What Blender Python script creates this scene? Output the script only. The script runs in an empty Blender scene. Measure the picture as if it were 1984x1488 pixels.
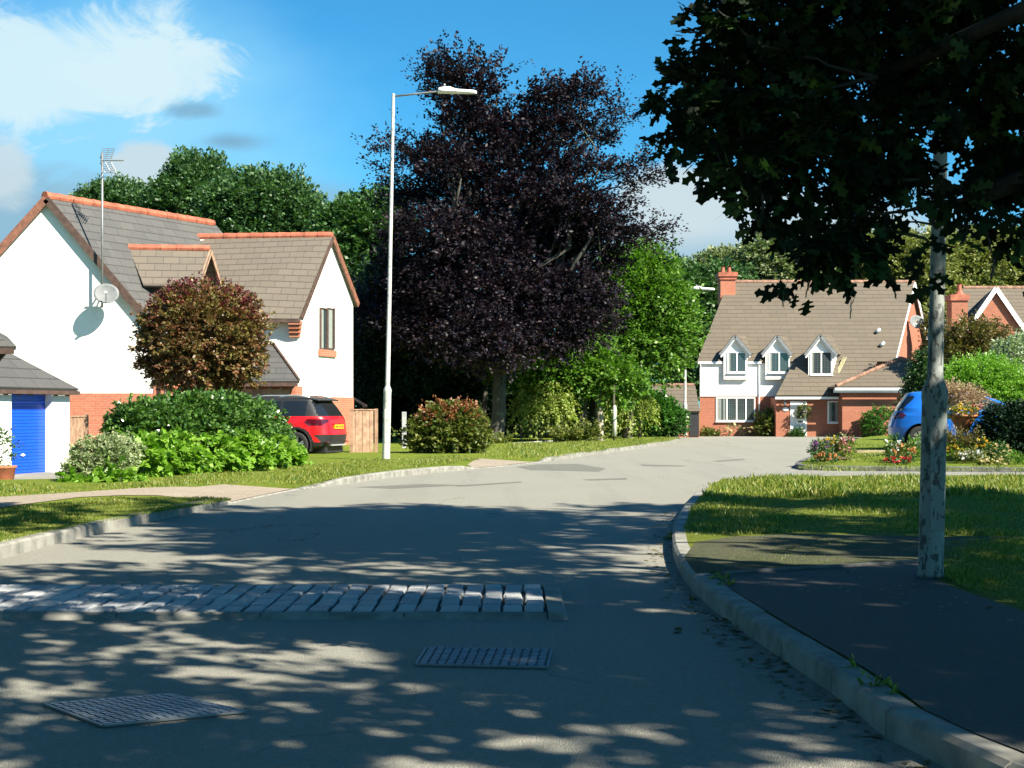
import bpy, bmesh, math, random
import numpy as np
from mathutils import Vector, Matrix
R = math.radians
rng = np.random.default_rng(7)
random.seed(7)
sc = bpy.context.scene
C = bpy.data.collections.new('street'); sc.collection.children.link(C)

# ------------------------------------------------------------------ camera
F = 2755.0; CXP = 992.0; HY = 797.0; CH = 1.3      # focal length in photo pixels, horizon row, eye height
cam = bpy.data.cameras.new('camera'); camo = bpy.data.objects.new('camera', cam); sc.collection.objects.link(camo)
cam.sensor_width = 36; cam.lens = 36*F/1984; cam.shift_y = (HY-744)/1984.0
camo.location = (0, 0, CH); camo.rotation_euler = (R(90), 0, 0)
cam.clip_start = 0.1; cam.clip_end = 3000
sc.camera = camo
# ------------------------------------------------------------------ light
SUN_AZ = 50.0; SUN_EL = 41.0     # degrees right of straight behind the camera, height
sa, se = R(SUN_AZ), R(SUN_EL)
SD = Vector((math.sin(sa)*math.cos(se), -math.cos(sa)*math.cos(se), math.sin(se)))
sun = bpy.data.lights.new('sun', 'SUN'); suno = bpy.data.objects.new('sun', sun); sc.collection.objects.link(suno)
sun.energy = 5.0; sun.angle = R(0.53); sun.color = (1.0, 0.92, 0.76)
suno.rotation_euler = SD.to_track_quat('Z', 'Y').to_euler()
sc.view_settings.view_transform = 'Standard'; sc.view_settings.look = 'None'
sc.view_settings.exposure = 1.5; sc.view_settings.gamma = 1.0
sc.cycles.max_bounces = 5; sc.cycles.diffuse_bounces = 2; sc.cycles.glossy_bounces = 2
sc.cycles.transmission_bounces = 3; sc.cycles.transparent_max_bounces = 4
sc.cycles.use_denoising = True

class NT:
    def __init__(s, tree): s.t = tree; s.n = tree.nodes; s.l = tree.links
    def new(s, typ, **kw):
        nd = s.n.new(typ)
        for k, v in kw.items():
            if k in nd.bl_rna.properties: setattr(nd, k, v)
            else:
                nd.inputs[k.replace('_', ' ')].default_value = v
        return nd
    def link(s, a, b): s.l.new(a, b)
    def val(s, x, inp):
        if isinstance(x, (int, float)): inp.default_value = x
        else: s.l.new(x, inp)
    def math(s, op, a, b=0.0, c=0.0, clamp=False):
        m = s.n.new('ShaderNodeMath'); m.operation = op; m.use_clamp = clamp
        s.val(a, m.inputs[0]); s.val(b, m.inputs[1])
        if op in ('MULTIPLY_ADD', 'SMOOTH_MAX', 'SMOOTH_MIN'): s.val(c, m.inputs[2])
        return m.outputs[0]
    def mix(s, f, a, b, typ='MIX'):
        m = s.n.new('ShaderNodeMixRGB'); m.blend_type = typ
        s.val(f, m.inputs[0])
        for x, i in ((a, 1), (b, 2)):
            if isinstance(x, tuple): m.inputs[i].default_value = x if len(x) == 4 else (*x, 1)
            else: s.l.new(x, m.inputs[i])
        return m.outputs[0]
    def smooth(s, x, lo, hi):
        m = s.n.new('ShaderNodeMapRange'); m.interpolation_type = 'SMOOTHSTEP'
        s.val(x, m.inputs[0]); m.inputs[1].default_value = lo; m.inputs[2].default_value = hi
        return m.outputs[0]
    def ramp(s, x, stops):
        r = s.n.new('ShaderNodeValToRGB'); s.val(x, r.inputs[0])
        e = r.color_ramp.elements
        while len(e) < len(stops): e.new(0.5)
        for k, (p, c) in enumerate(stops):
            e[k].position = p; e[k].color = (*c, 1)
        return r.outputs[0]
    def noise(s, scale, detail=3, rough=0.55, vec=None, dist=0.0):
        n = s.n.new('ShaderNodeTexNoise'); n.inputs['Scale'].default_value = scale
        n.inputs['Detail'].default_value = detail; n.inputs['Roughness'].default_value = rough
        n.inputs['Distortion'].default_value = dist
        if vec is not None: s.l.new(vec, n.inputs['Vector'])
        return n

# ------------------------------------------------------------------ sky
w = bpy.data.worlds.new('World'); sc.world = w; w.use_nodes = True
q = NT(w.node_tree); q.n.clear()
out = q.new('ShaderNodeOutputWorld'); bg = q.new('ShaderNodeBackground'); bg.inputs[1].default_value = 0.05
q.link(bg.outputs[0], out.inputs[0])
sky = q.new('ShaderNodeTexSky'); sky.sky_type = 'NISHITA'; sky.sun_disc = False
sky.sun_elevation = se; sky.sun_rotation = math.atan2(SD.x, SD.y); sky.altitude = 0
sky.air_density = 1.0; sky.dust_density = 0.3; sky.ozone_density = 3.0
tint = q.mix(1.0, sky.outputs[0], (0.27, 0.92, 1.16, 1), 'MULTIPLY')
tc = q.new('ShaderNodeTexCoord'); sp = q.new('ShaderNodeSeparateXYZ'); q.link(tc.outputs['Generated'], sp.inputs[0])
ay = q.math('MAXIMUM', q.math('ABSOLUTE', sp.outputs[1]), 0.05)
U = q.math('DIVIDE', sp.outputs[0], ay); V = q.math('DIVIDE', sp.outputs[2], ay)
cmb = q.new('ShaderNodeCombineXYZ'); q.link(U, cmb.inputs[0]); q.link(q.math('MULTIPLY', V, 1.7), cmb.inputs[1])
n1 = q.noise(12, 9, 0.66, cmb.outputs[0], 0.6); n2 = q.noise(26, 5, 0.6, cmb.outputs[0]); n3 = q.noise(4.5, 4, 0.5, cmb.outputs[0])
def blob(x, y, rx, ry, k=0.9, nz=None, lo=0.15, hi=0.8):
    du = q.math('DIVIDE', q.math('SUBTRACT', U, (x-CXP)/F), rx/F); dv = q.math('DIVIDE', q.math('SUBTRACT', V, (HY-y)/F), ry/F)
    d = q.math('SQRT', q.math('ADD', q.math('MULTIPLY', du, du), q.math('MULTIPLY', dv, dv)))
    nn = q.math('MULTIPLY', q.math('SUBTRACT', (nz or n1).outputs[0], 0.5), k*2)
    return q.smooth(q.math('ADD', q.math('SUBTRACT', 1.0, d), nn), lo, hi)
col = tint
WH = (4.9, 6.3, 6.8); PALE = (2.4, 5.3, 7.3); GREY = (2.1, 3.5, 4.5); GREYD = (1.5, 2.9, 4.1); CR = (4.4, 5.3, 5.7)
def over(m, c, a):
    global col
    col = q.mix(q.math('MULTIPLY', m, a), col, (*c, 1))
over(blob(170, 250, 620, 330, 0.5, n3, -0.1, 0.7), PALE, 0.88)
over(blob(90, 130, 400, 150, 1.15, n1, 0.0, 0.42), WH, 0.9)
over(blob(290, 135, 210, 85, 1.1, n1, 0.0, 0.45), WH, 0.8)
over(blob(100, 420, 420, 130, 0.6, n1, 0.1, 0.7), GREY, 0.9)
over(blob(275, 322, 85, 60, 0.4, n2, 0.0, 0.4), CR, 0.9)
over(blob(10, 330, 70, 90, 0.5, n2, 0.0, 0.6), CR, 0.85)
over(blob(375, 214, 85, 26, 0.5, n2, 0.1, 0.9), GREYD, 0.75)
over(blob(445, 275, 105, 30, 0.4, n2, 0.1, 0.9), GREYD, 0.8)
over(blob(640, 400, 120, 70, 0.5, n1, 0.1, 0.9), GREY, 0.7)
over(blob(1500, 470, 560, 170, 0.8, n1, 0.0, 0.6), CR, 0.9)
over(blob(1300, 400, 150, 95, 0.6, n1, 0.0, 0.5), CR, 0.9)
over(blob(1400, 500, 300, 60, 0.6, n3, 0.0, 0.9), GREY, 0.6)
over(blob(800, 560, 900, 130, 0.4, n3, 0.0, 1.0), PALE, 0.5)
q.link(col, bg.inputs[0])

# ------------------------------------------------------------------ helpers
def P(x, y, D): return Vector(((x-CXP)/F*D, D, CH+(HY-y)/F*D))
def G(x, y, z=0.0):
    D = (CH-z)*F/(y-HY); return Vector(((x-CXP)/F*D, D, z))
def tag(o, label=None, cat=None, group=None, kind=None):
    if label: o['label'] = label
    if cat: o['category'] = cat
    if group: o['group'] = group
    if kind: o['kind'] = kind
    return o
def empty(name, loc, label=None, cat=None, group=None, rz=0.0):
    o = bpy.data.objects.new(name, None); C.objects.link(o); o.location = loc; o.rotation_euler = (0, 0, rz)
    o.empty_display_size = 0.2
    return tag(o, label, cat, group)
def link_mesh(name, me, mats, parent=None):
    o = bpy.data.objects.new(name, me); C.objects.link(o)
    for m in (mats if isinstance(mats, (list, tuple)) else [mats]): me.materials.append(m)
    if parent: o.parent = parent
    return o
def copy_tree(o, parent=None):
    c = o.copy(); C.objects.link(c); c.parent = parent
    for ch in [x for x in C.objects if x.parent == o]: copy_tree(ch, c)
    return c
class MB:
    def __init__(s): s.v = []; s.f = []; s.m = []
    def add(s, vs, fs, mi=0):
        b = len(s.v); s.v += [tuple(v) for v in vs]; s.f += [tuple(i+b for i in f) for f in fs]; s.m += [mi]*len(fs); return s
    def hexa(s, p, mi=0):      # 8 points: bottom ring 0-3, top ring 4-7
        return s.add(p, [(3, 2, 1, 0), (4, 5, 6, 7), (0, 1, 5, 4), (1, 2, 6, 5), (2, 3, 7, 6), (3, 0, 4, 7)], mi)
    def box(s, x0, x1, y0, y1, z0, z1, mi=0):
        return s.hexa([(x0, y0, z0), (x1, y0, z0), (x1, y1, z0), (x0, y1, z0), (x0, y0, z1), (x1, y0, z1), (x1, y1, z1), (x0, y1, z1)], mi)
    def slab(s, pts, t, mi=0, nrm=None):   # polygon with thickness t against its normal
        pts = [Vector(p) for p in pts]
        n = Vector(nrm) if nrm else (pts[1]-pts[0]).cross(pts[-1]-pts[0]).normalized()
        k = len(pts); b = [p-n*t for p in pts]
        fs = [tuple(range(k)), tuple(reversed(range(k, 2*k)))] + [(i, i+k, (i+1) % k+k, (i+1) % k) for i in range(k)]
        return s.add(pts+b, fs, mi)
    def prism(s, foot, z0, z1, mi=0):      # footprint ccw
        k = len(foot)
        vs = [(p[0], p[1], z0) for p in foot]+[(p[0], p[1], z1) for p in foot]
        fs = [tuple(reversed(range(k))), tuple(range(k, 2*k))]+[(i, (i+1) % k, (i+1) % k+k, i+k) for i in range(k)]
        return s.add(vs, fs, mi)
    def beam(s, a, b, wd, h, mi=0, up=(0, 0, 1)):
        a = Vector(a); b = Vector(b); d = (b-a).normalized(); sd = d.cross(Vector(up))
        if sd.length < 1e-4: sd = d.cross(Vector((0, 1, 0)))
        sd.normalize(); u = sd.cross(d).normalized(); sd = sd*wd/2; u = u*h/2
        return s.hexa([a-sd-u, a+sd-u, b+sd-u, b-sd-u, a-sd+u, a+sd+u, b+sd+u, b-sd+u], mi)
    def tube(s, pts, rad, n=10, mi=0, caps=True):
        pts = [Vector(p) for p in pts]; k = len(pts)
        if isinstance(rad, (int, float)): rad = [rad]*k
        vs = []; fs = []; pu = None
        for i, p in enumerate(pts):
            d = (pts[min(i+1, k-1)]-pts[max(i-1, 0)]).normalized()
            if pu is None:
                pu = d.cross(Vector((0, 0, 1)));
                if pu.length < 1e-3: pu = d.cross(Vector((0, 1, 0)))
            pu = (pu-d*pu.dot(d)).normalized(); pv = d.cross(pu)
            for j in range(n):
                a = 2*math.pi*j/n; vs.append(p+(pu*math.cos(a)+pv*math.sin(a))*rad[i])
        for i in range(k-1):
            for j in range(n):
                j2 = (j+1) % n; fs.append((i*n+j, i*n+j2, (i+1)*n+j2, (i+1)*n+j))
        if caps: fs += [tuple(reversed(range(n))), tuple(range((k-1)*n, k*n))]
        return s.add(vs, fs, mi)
    def ball(s, c, r, n=8, mi=0):
        r = r if isinstance(r, (tuple, list)) else (r, r, r); vs = []; fs = []
        for i in range(1, n):
            th = math.pi*i/n
            for j in range(2*n):
                ph = math.pi*j/n; vs.append((c[0]+r[0]*math.sin(th)*math.cos(ph), c[1]+r[1]*math.sin(th)*math.sin(ph), c[2]+r[2]*math.cos(th)))
        top = len(vs); vs += [(c[0], c[1], c[2]+r[2]), (c[0], c[1], c[2]-r[2])]; m2 = 2*n
        for i in range(n-2):
            for j in range(m2): fs.append((i*m2+j, (i+1)*m2+j, (i+1)*m2+(j+1) % m2, i*m2+(j+1) % m2))
        for j in range(m2): fs += [(top, j, (j+1) % m2), (top+1, (n-2)*m2+(j+1) % m2, (n-2)*m2+j)]
        return s.add(vs, fs, mi)
    def lathe(s, c, prof, n=20, mi=0):     # prof: (r, z) list
        pts = [(c[0], c[1], c[2]+z) for r, z in prof]
        vs = []; fs = []; k = len(prof)
        for (r, z) in prof:
            for j in range(n):
                a = 2*math.pi*j/n; vs.append((c[0]+r*math.cos(a), c[1]+r*math.sin(a), c[2]+z))
        for i in range(k-1):
            for j in range(n):
                j2 = (j+1) % n; fs.append((i*n+j, i*n+j2, (i+1)*n+j2, (i+1)*n+j))
        fs += [tuple(reversed(range(n))), tuple(range((k-1)*n, k*n))]
        return s.add(vs, fs, mi)
    def build(s, name, mats, parent=None, smooth=False, world=True, uv=True, bevel=0.0):
        off = Vector((0, 0, 0))
        if parent is not None and world:
            p = parent
            while p is not None: off += Vector(p.location); p = p.parent
        me = bpy.data.meshes.new(name)
        me.from_pydata([(v[0]-off[0], v[1]-off[1], v[2]-off[2]) for v in s.v], [], s.f)
        for p, m in zip(me.polygons, s.m): p.material_index = m; p.use_smooth = smooth
        if uv:
            L = me.uv_layers.new(name='UVMap'); Z = Vector((0, 0, 1))
            for p, f in zip(me.polygons, s.f):
                n = p.normal
                if abs(n.z) > 0.985: uu = Vector((1, 0, 0)); vv = Vector((0, 1, 0))
                else:
                    uu = Z.cross(n).normalized(); vv = n.cross(uu)
                for li, vi in zip(p.loop_indices, f):
                    co = Vector(s.v[vi]); L.data[li].uv = (co.dot(uu), co.dot(vv))
        o = link_mesh(name, me, mats, parent)
        if bevel:
            b = o.modifiers.new('b', 'BEVEL'); b.width = bevel; b.segments = 2; b.limit_method = 'ANGLE'
        return o
def V3(*a): return Vector(a)

# ------------------------------------------------------------------ materials
def newmat(name):
    m = bpy.data.materials.new(name); m.use_nodes = True; m.node_tree.nodes.clear(); q = NT(m.node_tree)
    o = q.new('ShaderNodeOutputMaterial'); b = q.new('ShaderNodeBsdfPrincipled'); q.link(b.outputs[0], o.inputs[0])
    return m, q, b, o
def bump(q, b, h, strength=0.3, dist=0.02):
    n = q.new('ShaderNodeBump'); n.inputs['Strength'].default_value = strength; n.inputs['Distance'].default_value = dist
    q.link(h, n.inputs['Height']); q.link(n.outputs[0], b.inputs['Normal'])
def c4(c): return (*c, 1)
def plain(name, c, rough=0.6, metal=0.0, var=0.15, vs=6.0, spec=0.5, coat=0.0):
    m, q, b, o = newmat(name)
    tcn = q.new('ShaderNodeTexCoord'); n = q.noise(vs, 5, 0.6, tcn.outputs['Object'])
    f = q.smooth(n.outputs[0], 0.3, 0.7)
    q.link(q.mix(f, c4(tuple(x*(1-var) for x in c)), c4(tuple(min(1, x*(1+var)) for x in c))), b.inputs['Base Color'])
    b.inputs['Roughness'].default_value = rough; b.inputs['Metallic'].default_value = metal
    b.inputs['Specular IOR Level'].default_value = spec; b.inputs['Coat Weight'].default_value = coat; b.inputs['Coat Roughness'].default_value = 0.06
    return m
def brick_mat(name, c1, c2, mortar=(0.30, 0.24, 0.20), rows=0.075, wid=0.225, bumpk=0.3, ms=0.008, stain=0.25):
    m, q, b, o = newmat(name)
    uv = q.new('ShaderNodeUVMap'); t = q.n.new('ShaderNodeTexBrick'); q.link(uv.outputs[0], t.inputs['Vector'])
    t.inputs['Scale'].default_value = 1; t.inputs['Brick Width'].default_value = wid; t.inputs['Row Height'].default_value = rows
    t.inputs['Mortar Size'].default_value = ms; t.inputs['Mortar Smooth'].default_value = 0.3; t.inputs['Bias'].default_value = 0
    t.inputs['Color1'].default_value = c4(c1); t.inputs['Color2'].default_value = c4(c2); t.inputs['Mortar'].default_value = c4(mortar)
    n = q.noise(0.9, 5, 0.65, uv.outputs[0]); k = q.smooth(n.outputs[0], 0.35, 0.75)
    cc = q.mix(q.math('MULTIPLY', k, stain), t.outputs['Color'], c4(tuple(x*0.45 for x in c2)))
    n2 = q.noise(14, 3, 0.6, uv.outputs[0]); cc = q.mix(0.25, cc, q.ramp(n2.outputs[0], [(0.3, tuple(x*0.5 for x in c1)), (0.7, tuple(min(1, x*1.5) for x in c1))]))
    q.link(cc, b.inputs['Base Color']); b.inputs['Roughness'].default_value = 0.85
    h = q.math('SUBTRACT', q.math('MULTIPLY', n2.outputs[0], 0.3), t.outputs['Fac']); bump(q, b, h, bumpk, 0.01)
    return m
def tile_mat(name, c1, c2, line, rows=0.30, wid=0.33, stain=(0.3, 0.3, 0.22), sk=0.3):
    m, q, b, o = newmat(name)
    uv = q.new('ShaderNodeUVMap'); t = q.n.new('ShaderNodeTexBrick'); q.link(uv.outputs[0], t.inputs['Vector'])
    t.inputs['Scale'].default_value = 1; t.inputs['Brick Width'].default_value = wid; t.inputs['Row Height'].default_value = rows
    t.inputs['Mortar Size'].default_value = 0.012; t.inputs['Mortar Smooth'].default_value = 0.2; t.inputs['Bias'].default_value = -0.1
    t.inputs['Color1'].default_value = c4(c1); t.inputs['Color2'].default_value = c4(c2); t.inputs['Mortar'].default_value = c4(line)
    s2 = q.new('ShaderNodeSeparateXYZ'); q.link(uv.outputs[0], s2.inputs[0])
    fr = q.math('FRACT', q.math('DIVIDE', s2.outputs[1], rows))        # each row overlaps the one below: tilt it
    edge = q.smooth(fr, 0.0, 0.16)
    n = q.noise(1.3, 6, 0.7, uv.outputs[0]); k = q.smooth(n.outputs[0], 0.45, 0.72)
    cc = q.mix(q.math('MULTIPLY', k, sk), t.outputs['Color'], c4(stain))
    n2 = q.noise(22, 4, 0.7, uv.outputs[0]); cc = q.mix(0.35, cc, q.ramp(n2.outputs[0], [(0.25, tuple(x*0.4 for x in c1)), (0.75, tuple(min(1, x*1.6) for x in c1))]))
    cc = q.mix(q.math('MULTIPLY', q.math('SUBTRACT', 1.0, edge), 0.75), cc, c4(line))
    q.link(cc, b.inputs['Base Color']); b.inputs['Roughness'].default_value = 0.75
    h = q.math('ADD', q.math('SUBTRACT', 1.0, fr), q.math('MULTIPLY', n2.outputs[0], 0.2)); bump(q, b, h, 0.8, 0.03)
    return m
def render_mat(name, c=(0.80, 0.80, 0.76)):
    m, q, b, o = newmat(name)
    tcn = q.new('ShaderNodeTexCoord'); n = q.noise(0.8, 6, 0.7, tcn.outputs['Object']); n2 = q.noise(40, 3, 0.7, tcn.outputs['Object'])
    cc = q.mix(q.math('MULTIPLY', q.smooth(n.outputs[0], 0.48, 0.75), 0.5), c4(c), (0.42, 0.44, 0.34, 1))
    q.link(cc, b.inputs['Base Color']); b.inputs['Roughness'].default_value = 0.9; bump(q, b, n2.outputs[0], 0.25, 0.01)
    return m
def leaf_mat(name, cols, trans=0.3, tcol=None, rough=0.45, spec=0.4, clump=None, cs=1.2):
    m, q, b, o = newmat(name)
    at = q.new('ShaderNodeAttribute'); at.attribute_name = 'rnd'
    k = len(cols); cc = q.ramp(at.outputs['Fac'], [(i/(k-1)*0.9+0.05, c) for i, c in enumerate(cols)])
    if clump:
        tcn = q.new('ShaderNodeTexCoord'); n = q.noise(cs, 3, 0.5, tcn.outputs['Object'])
        cc = q.mix(q.math('MULTIPLY', q.smooth(n.outputs[0], 0.45, 0.62), 0.7), cc, c4(clump))
    q.link(cc, b.inputs['Base Color']); b.inputs['Roughness'].default_value = rough; b.inputs['Specular IOR Level'].default_value = spec
    t = q.new('ShaderNodeBsdfTranslucent')
    g = tcol or (1.2, 1.5, 0.5)
    mm = q.mix(1.0, cc, c4(g), 'MULTIPLY'); q.link(mm, t.inputs[0])
    mx = q.new('ShaderNodeMixShader'); mx.inputs[0].default_value = trans
    q.link(b.outputs[0], mx.inputs[1]); q.link(t.outputs[0], mx.inputs[2]); q.link(mx.outputs[0], o.inputs[0])
    return m
def bark_mat(name, c1, c2, sc_=3.0):
    m, q, b, o = newmat(name)
    tcn = q.new('ShaderNodeTexCoord'); mp = q.new('ShaderNodeMapping'); mp.inputs['Scale'].default_value = (1, 1, 0.25); q.link(tcn.outputs['Object'], mp.inputs[0])
    n = q.noise(sc_*4, 6, 0.7, mp.outputs[0]); n2 = q.noise(sc_, 3, 0.6, tcn.outputs['Object'])
    cc = q.ramp(n.outputs[0], [(0.3, c1), (0.7, c2)]); cc = q.mix(q.math('MULTIPLY', q.smooth(n2.outputs[0], 0.5, 0.65), 0.5), cc, c4((0.07, 0.10, 0.05)))
    q.link(cc, b.inputs['Base Color']); b.inputs['Roughness'].default_value = 0.9; bump(q, b, n.outputs[0], 0.8, 0.03)
    return m

def asphalt(name, base, light, patch=0.5):
    m, q, b, o = newmat(name)
    tcn = q.new('ShaderNodeTexCoord'); ob = tcn.outputs['Object']
    big = q.noise(0.35, 4, 0.6, ob); fine = q.noise(90, 3, 0.8, ob); med = q.noise(3.5, 6, 0.7, ob); vor = q.new('ShaderNodeTexVoronoi'); vor.inputs['Scale'].default_value = 140; q.link(ob, vor.inputs['Vector'])
    cc = q.mix(q.smooth(big.outputs[0], 0.3, 0.7), c4(base), c4(light))
    cc = q.mix(q.math('MULTIPLY', q.smooth(med.outputs[0], 0.35, 0.75), 0.35), cc, c4(tuple(x*0.6 for x in base)))
    mid = q.noise(28, 4, 0.75, ob); cc = q.mix(0.62, cc, q.ramp(mid.outputs[0], [(0.3, tuple(x*0.45 for x in base)), (0.7, tuple(x*1.5 for x in light))]))
    mpw = q.new('ShaderNodeMapping'); mpw.inputs['Scale'].default_value = (1.1, 0.06, 1); q.link(ob, mpw.inputs[0]); wear = q.noise(1.3, 3, 0.5, mpw.outputs[0])
    cc = q.mix(q.math('MULTIPLY', q.smooth(wear.outputs[0], 0.5, 0.62), 0.22), cc, c4(tuple(x*0.5 for x in base)))
    cc = q.mix(0.5, cc, q.mix(fine.outputs[0], c4(tuple(x*0.4 for x in base)), c4(tuple(x*1.9 for x in light))))
    cc = q.mix(q.math('MULTIPLY', q.smooth(vor.outputs['Distance'], 0.25, 0.1), 0.35), cc, (0.33, 0.33, 0.31, 1))
    # worn cracks
    mp = q.new('ShaderNodeMapping'); mp.inputs['Scale'].default_value = (1, 0.4, 1); q.link(ob, mp.inputs[0])
    nd = q.noise(1.5, 3, 0.6, mp.outputs[0]); add = q.new('ShaderNodeVectorMath'); add.operation = 'MULTIPLY_ADD'
    q.link(nd.outputs[1], add.inputs[0]); add.inputs[1].default_value = (1.2, 1.2, 0); q.link(mp.outputs[0], add.inputs[2])
    v2 = q.new('ShaderNodeTexVoronoi'); v2.feature = 'DISTANCE_TO_EDGE'; v2.inputs['Scale'].default_value = 0.22; q.link(add.outputs[0], v2.inputs['Vector'])
    cr = q.math('MULTIPLY', q.smooth(v2.outputs['Distance'], 0.004, 0.001), q.smooth(big.outputs[0], 0.45, 0.6))
    cc = q.mix(q.math('MULTIPLY', cr, 0.5), cc, (0.02, 0.02, 0.02, 1))
    q.link(cc, b.inputs['Base Color']); b.inputs['Roughness'].default_value = 0.82; b.inputs['Specular IOR Level'].default_value = 0.35
    bump(q, b, q.math('ADD', mid.outputs[0], vor.outputs['Distance']), 0.8, 0.008)
    return m
def grass_mat(name, a, bb, c, d):
    m, q, b, o = newmat(name)
    tcn = q.new('ShaderNodeTexCoord'); ob = tcn.outputs['Object']
    n = q.noise(0.8, 5, 0.65, ob); f = q.noise(45, 4, 0.7, ob); g = q.noise(4, 5, 0.7, ob)
    cc = q.ramp(n.outputs[0], [(0.3, a), (0.7, bb)]); cc = q.mix(q.math('MULTIPLY', q.smooth(g.outputs[0], 0.5, 0.7), 0.6), cc, c4(c))
    cc = q.mix(q.smooth(f.outputs[0], 0.35, 0.7), cc, c4(d)); cc = q.mix(0.35, cc, q.ramp(n.outputs[0], [(0.3, a), (0.7, bb)]))
    q.link(cc, b.inputs['Base Color']); b.inputs['Roughness'].default_value = 0.9; b.inputs['Specular IOR Level'].default_value = 0.1
    bump(q, b, q.math('ADD', f.outputs[0], g.outputs[0]), 0.9, 0.04)
    return m

M = {}
M['road'] = asphalt('asphalt', (0.175, 0.173, 0.150), (0.25, 0.245, 0.21))
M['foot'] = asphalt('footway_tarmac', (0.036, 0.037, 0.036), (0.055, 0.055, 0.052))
M['patch'] = asphalt('patched_asphalt', (0.115, 0.115, 0.10), (0.15, 0.15, 0.13))
M['moss'] = grass_mat('mossy_gravel', (0.13, 0.12, 0.085), (0.07, 0.09, 0.035), (0.19, 0.17, 0.13), (0.05, 0.055, 0.035))
M['grass'] = grass_mat('lawn', (0.11, 0.14, 0.015), (0.18, 0.19, 0.03), (0.24, 0.22, 0.06), (0.07, 0.11, 0.012))
M['grassb'] = grass_mat('lawn_bright', (0.13, 0.19, 0.02), (0.19, 0.22, 0.03), (0.26, 0.24, 0.07), (0.08, 0.13, 0.015))
M['soil'] = plain('soil', (0.12, 0.08, 0.05), 0.95, var=0.5, vs=9)
M['kerb'] = plain('kerb_concrete', (0.21, 0.205, 0.18), 0.85, var=0.3, vs=5)
M['kerbd'] = plain('island_kerb_concrete', (0.10, 0.10, 0.10), 0.85, var=0.4, vs=5)
M['path'] = brick_mat('path_paving', (0.29, 0.24, 0.185), (0.25, 0.21, 0.16), (0.2, 0.16, 0.12), 0.2, 0.4)
M['sett'] = plain('granite_sett', (0.23, 0.245, 0.26), 0.55, var=0.35, vs=14)
M['joint'] = plain('sett_joint', (0.035, 0.035, 0.03), 0.95, var=0.4, vs=10)
def sett_mat():
    m, q, b, o = newmat('granite_sett'); gm = q.new('ShaderNodeNewGeometry'); tcn = q.new('ShaderNodeTexCoord')
    n = q.noise(60, 4, 0.7, tcn.outputs['Object']); cc = q.ramp(gm.outputs['Random Per Island'], [(0, (0.24, 0.25, 0.27)), (0.5, (0.37, 0.39, 0.41)), (0.85, (0.47, 0.48, 0.49)), (1, (0.60, 0.60, 0.58))])
    cc = q.mix(0.45, cc, q.ramp(n.outputs[0], [(0.3, (0.06, 0.065, 0.07)), (0.7, (0.34, 0.35, 0.36))])); q.link(cc, b.inputs['Base Color'])
    b.inputs['Roughness'].default_value = 0.6; bump(q, b, n.outputs[0], 0.6, 0.01); return m
M['sett'] = sett_mat()
M['castiron'] = plain('cast_iron', (0.17, 0.20, 0.23), 0.4, 0.5, var=0.3, vs=12)
M['ironbase'] = plain('dark_iron', (0.05, 0.065, 0.08), 0.6, 0.2)
M['ironrim'] = plain('iron_rim', (0.17, 0.185, 0.19), 0.45, 0.4)
M['white'] = render_mat('white_render')
M['brick'] = brick_mat('red_brick', (0.44, 0.145, 0.075), (0.36, 0.10, 0.055))
M['brickfar'] = brick_mat('orange_brick', (0.36, 0.115, 0.058), (0.28, 0.082, 0.04))
M['slate'] = tile_mat('grey_roof_tile', (0.075, 0.074, 0.072), (0.055, 0.055, 0.055), (0.02, 0.02, 0.02), 0.33, 0.62, (0.11, 0.105, 0.09), 0.4)
M['tan'] = tile_mat('buff_roof_tile', (0.13, 0.108, 0.085), (0.105, 0.09, 0.07), (0.035, 0.028, 0.022), 0.30, 0.50, (0.15, 0.13, 0.09), 0.3)
M['roof2'] = tile_mat('brown_roof_tile', (0.115, 0.092, 0.066), (0.092, 0.074, 0.055), (0.03, 0.024, 0.018), 0.32, 0.9, (0.075, 0.07, 0.045), 0.4)
M['ridge'] = plain('terracotta_ridge', (0.34, 0.10, 0.055), 0.7, var=0.3, vs=3)
M['ridgeb'] = plain('dark_ridge_tile', (0.22, 0.12, 0.08), 0.8, var=0.4, vs=4)
M['upvc'] = plain('white_plastic', (0.80, 0.81, 0.80), 0.4, var=0.04)
M['fascia'] = plain('dark_timber', (0.075, 0.045, 0.035), 0.6, var=0.3)
M['barge'] = plain('brown_bargeboard', (0.20, 0.085, 0.055), 0.6, var=0.3)
M['wood'] = plain('timber', (0.32, 0.20, 0.13), 0.8, var=0.3, vs=5)
M['woodp'] = plain('old_timber', (0.33, 0.27, 0.16), 0.85, var=0.3, vs=8)
M['blue'] = plain('blue_paint', (0.004, 0.075, 0.62), 0.35, var=0.06, coat=0.3)
M['galv'] = plain('galvanised_steel', (0.24, 0.245, 0.25), 0.45, 0.5, var=0.15)
M['dish'] = plain('grey_dish', (0.14, 0.15, 0.155), 0.6, var=0.15)
M['black'] = plain('black_plastic', (0.018, 0.019, 0.021), 0.5, var=0.2)
M['leadf'] = plain('lead_flashing', (0.45, 0.47, 0.48), 0.6, var=0.2)
M['stain'] = plain('roof_lichen_stain', (0.42, 0.38, 0.22), 0.9, var=0.3, vs=8)
M['curtain'] = plain('curtain_fabric', (0.22, 0.24, 0.22), 0.9, var=0.1)
M['ridge2'] = plain('weathered_ridge', (0.36, 0.11, 0.065), 0.8, var=0.4, vs=3)
M['terra'] = plain('terracotta_pot', (0.38, 0.13, 0.06), 0.8, var=0.2)
M['concrete'] = plain('concrete_post', (0.35, 0.36, 0.36), 0.8, var=0.2)
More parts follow.
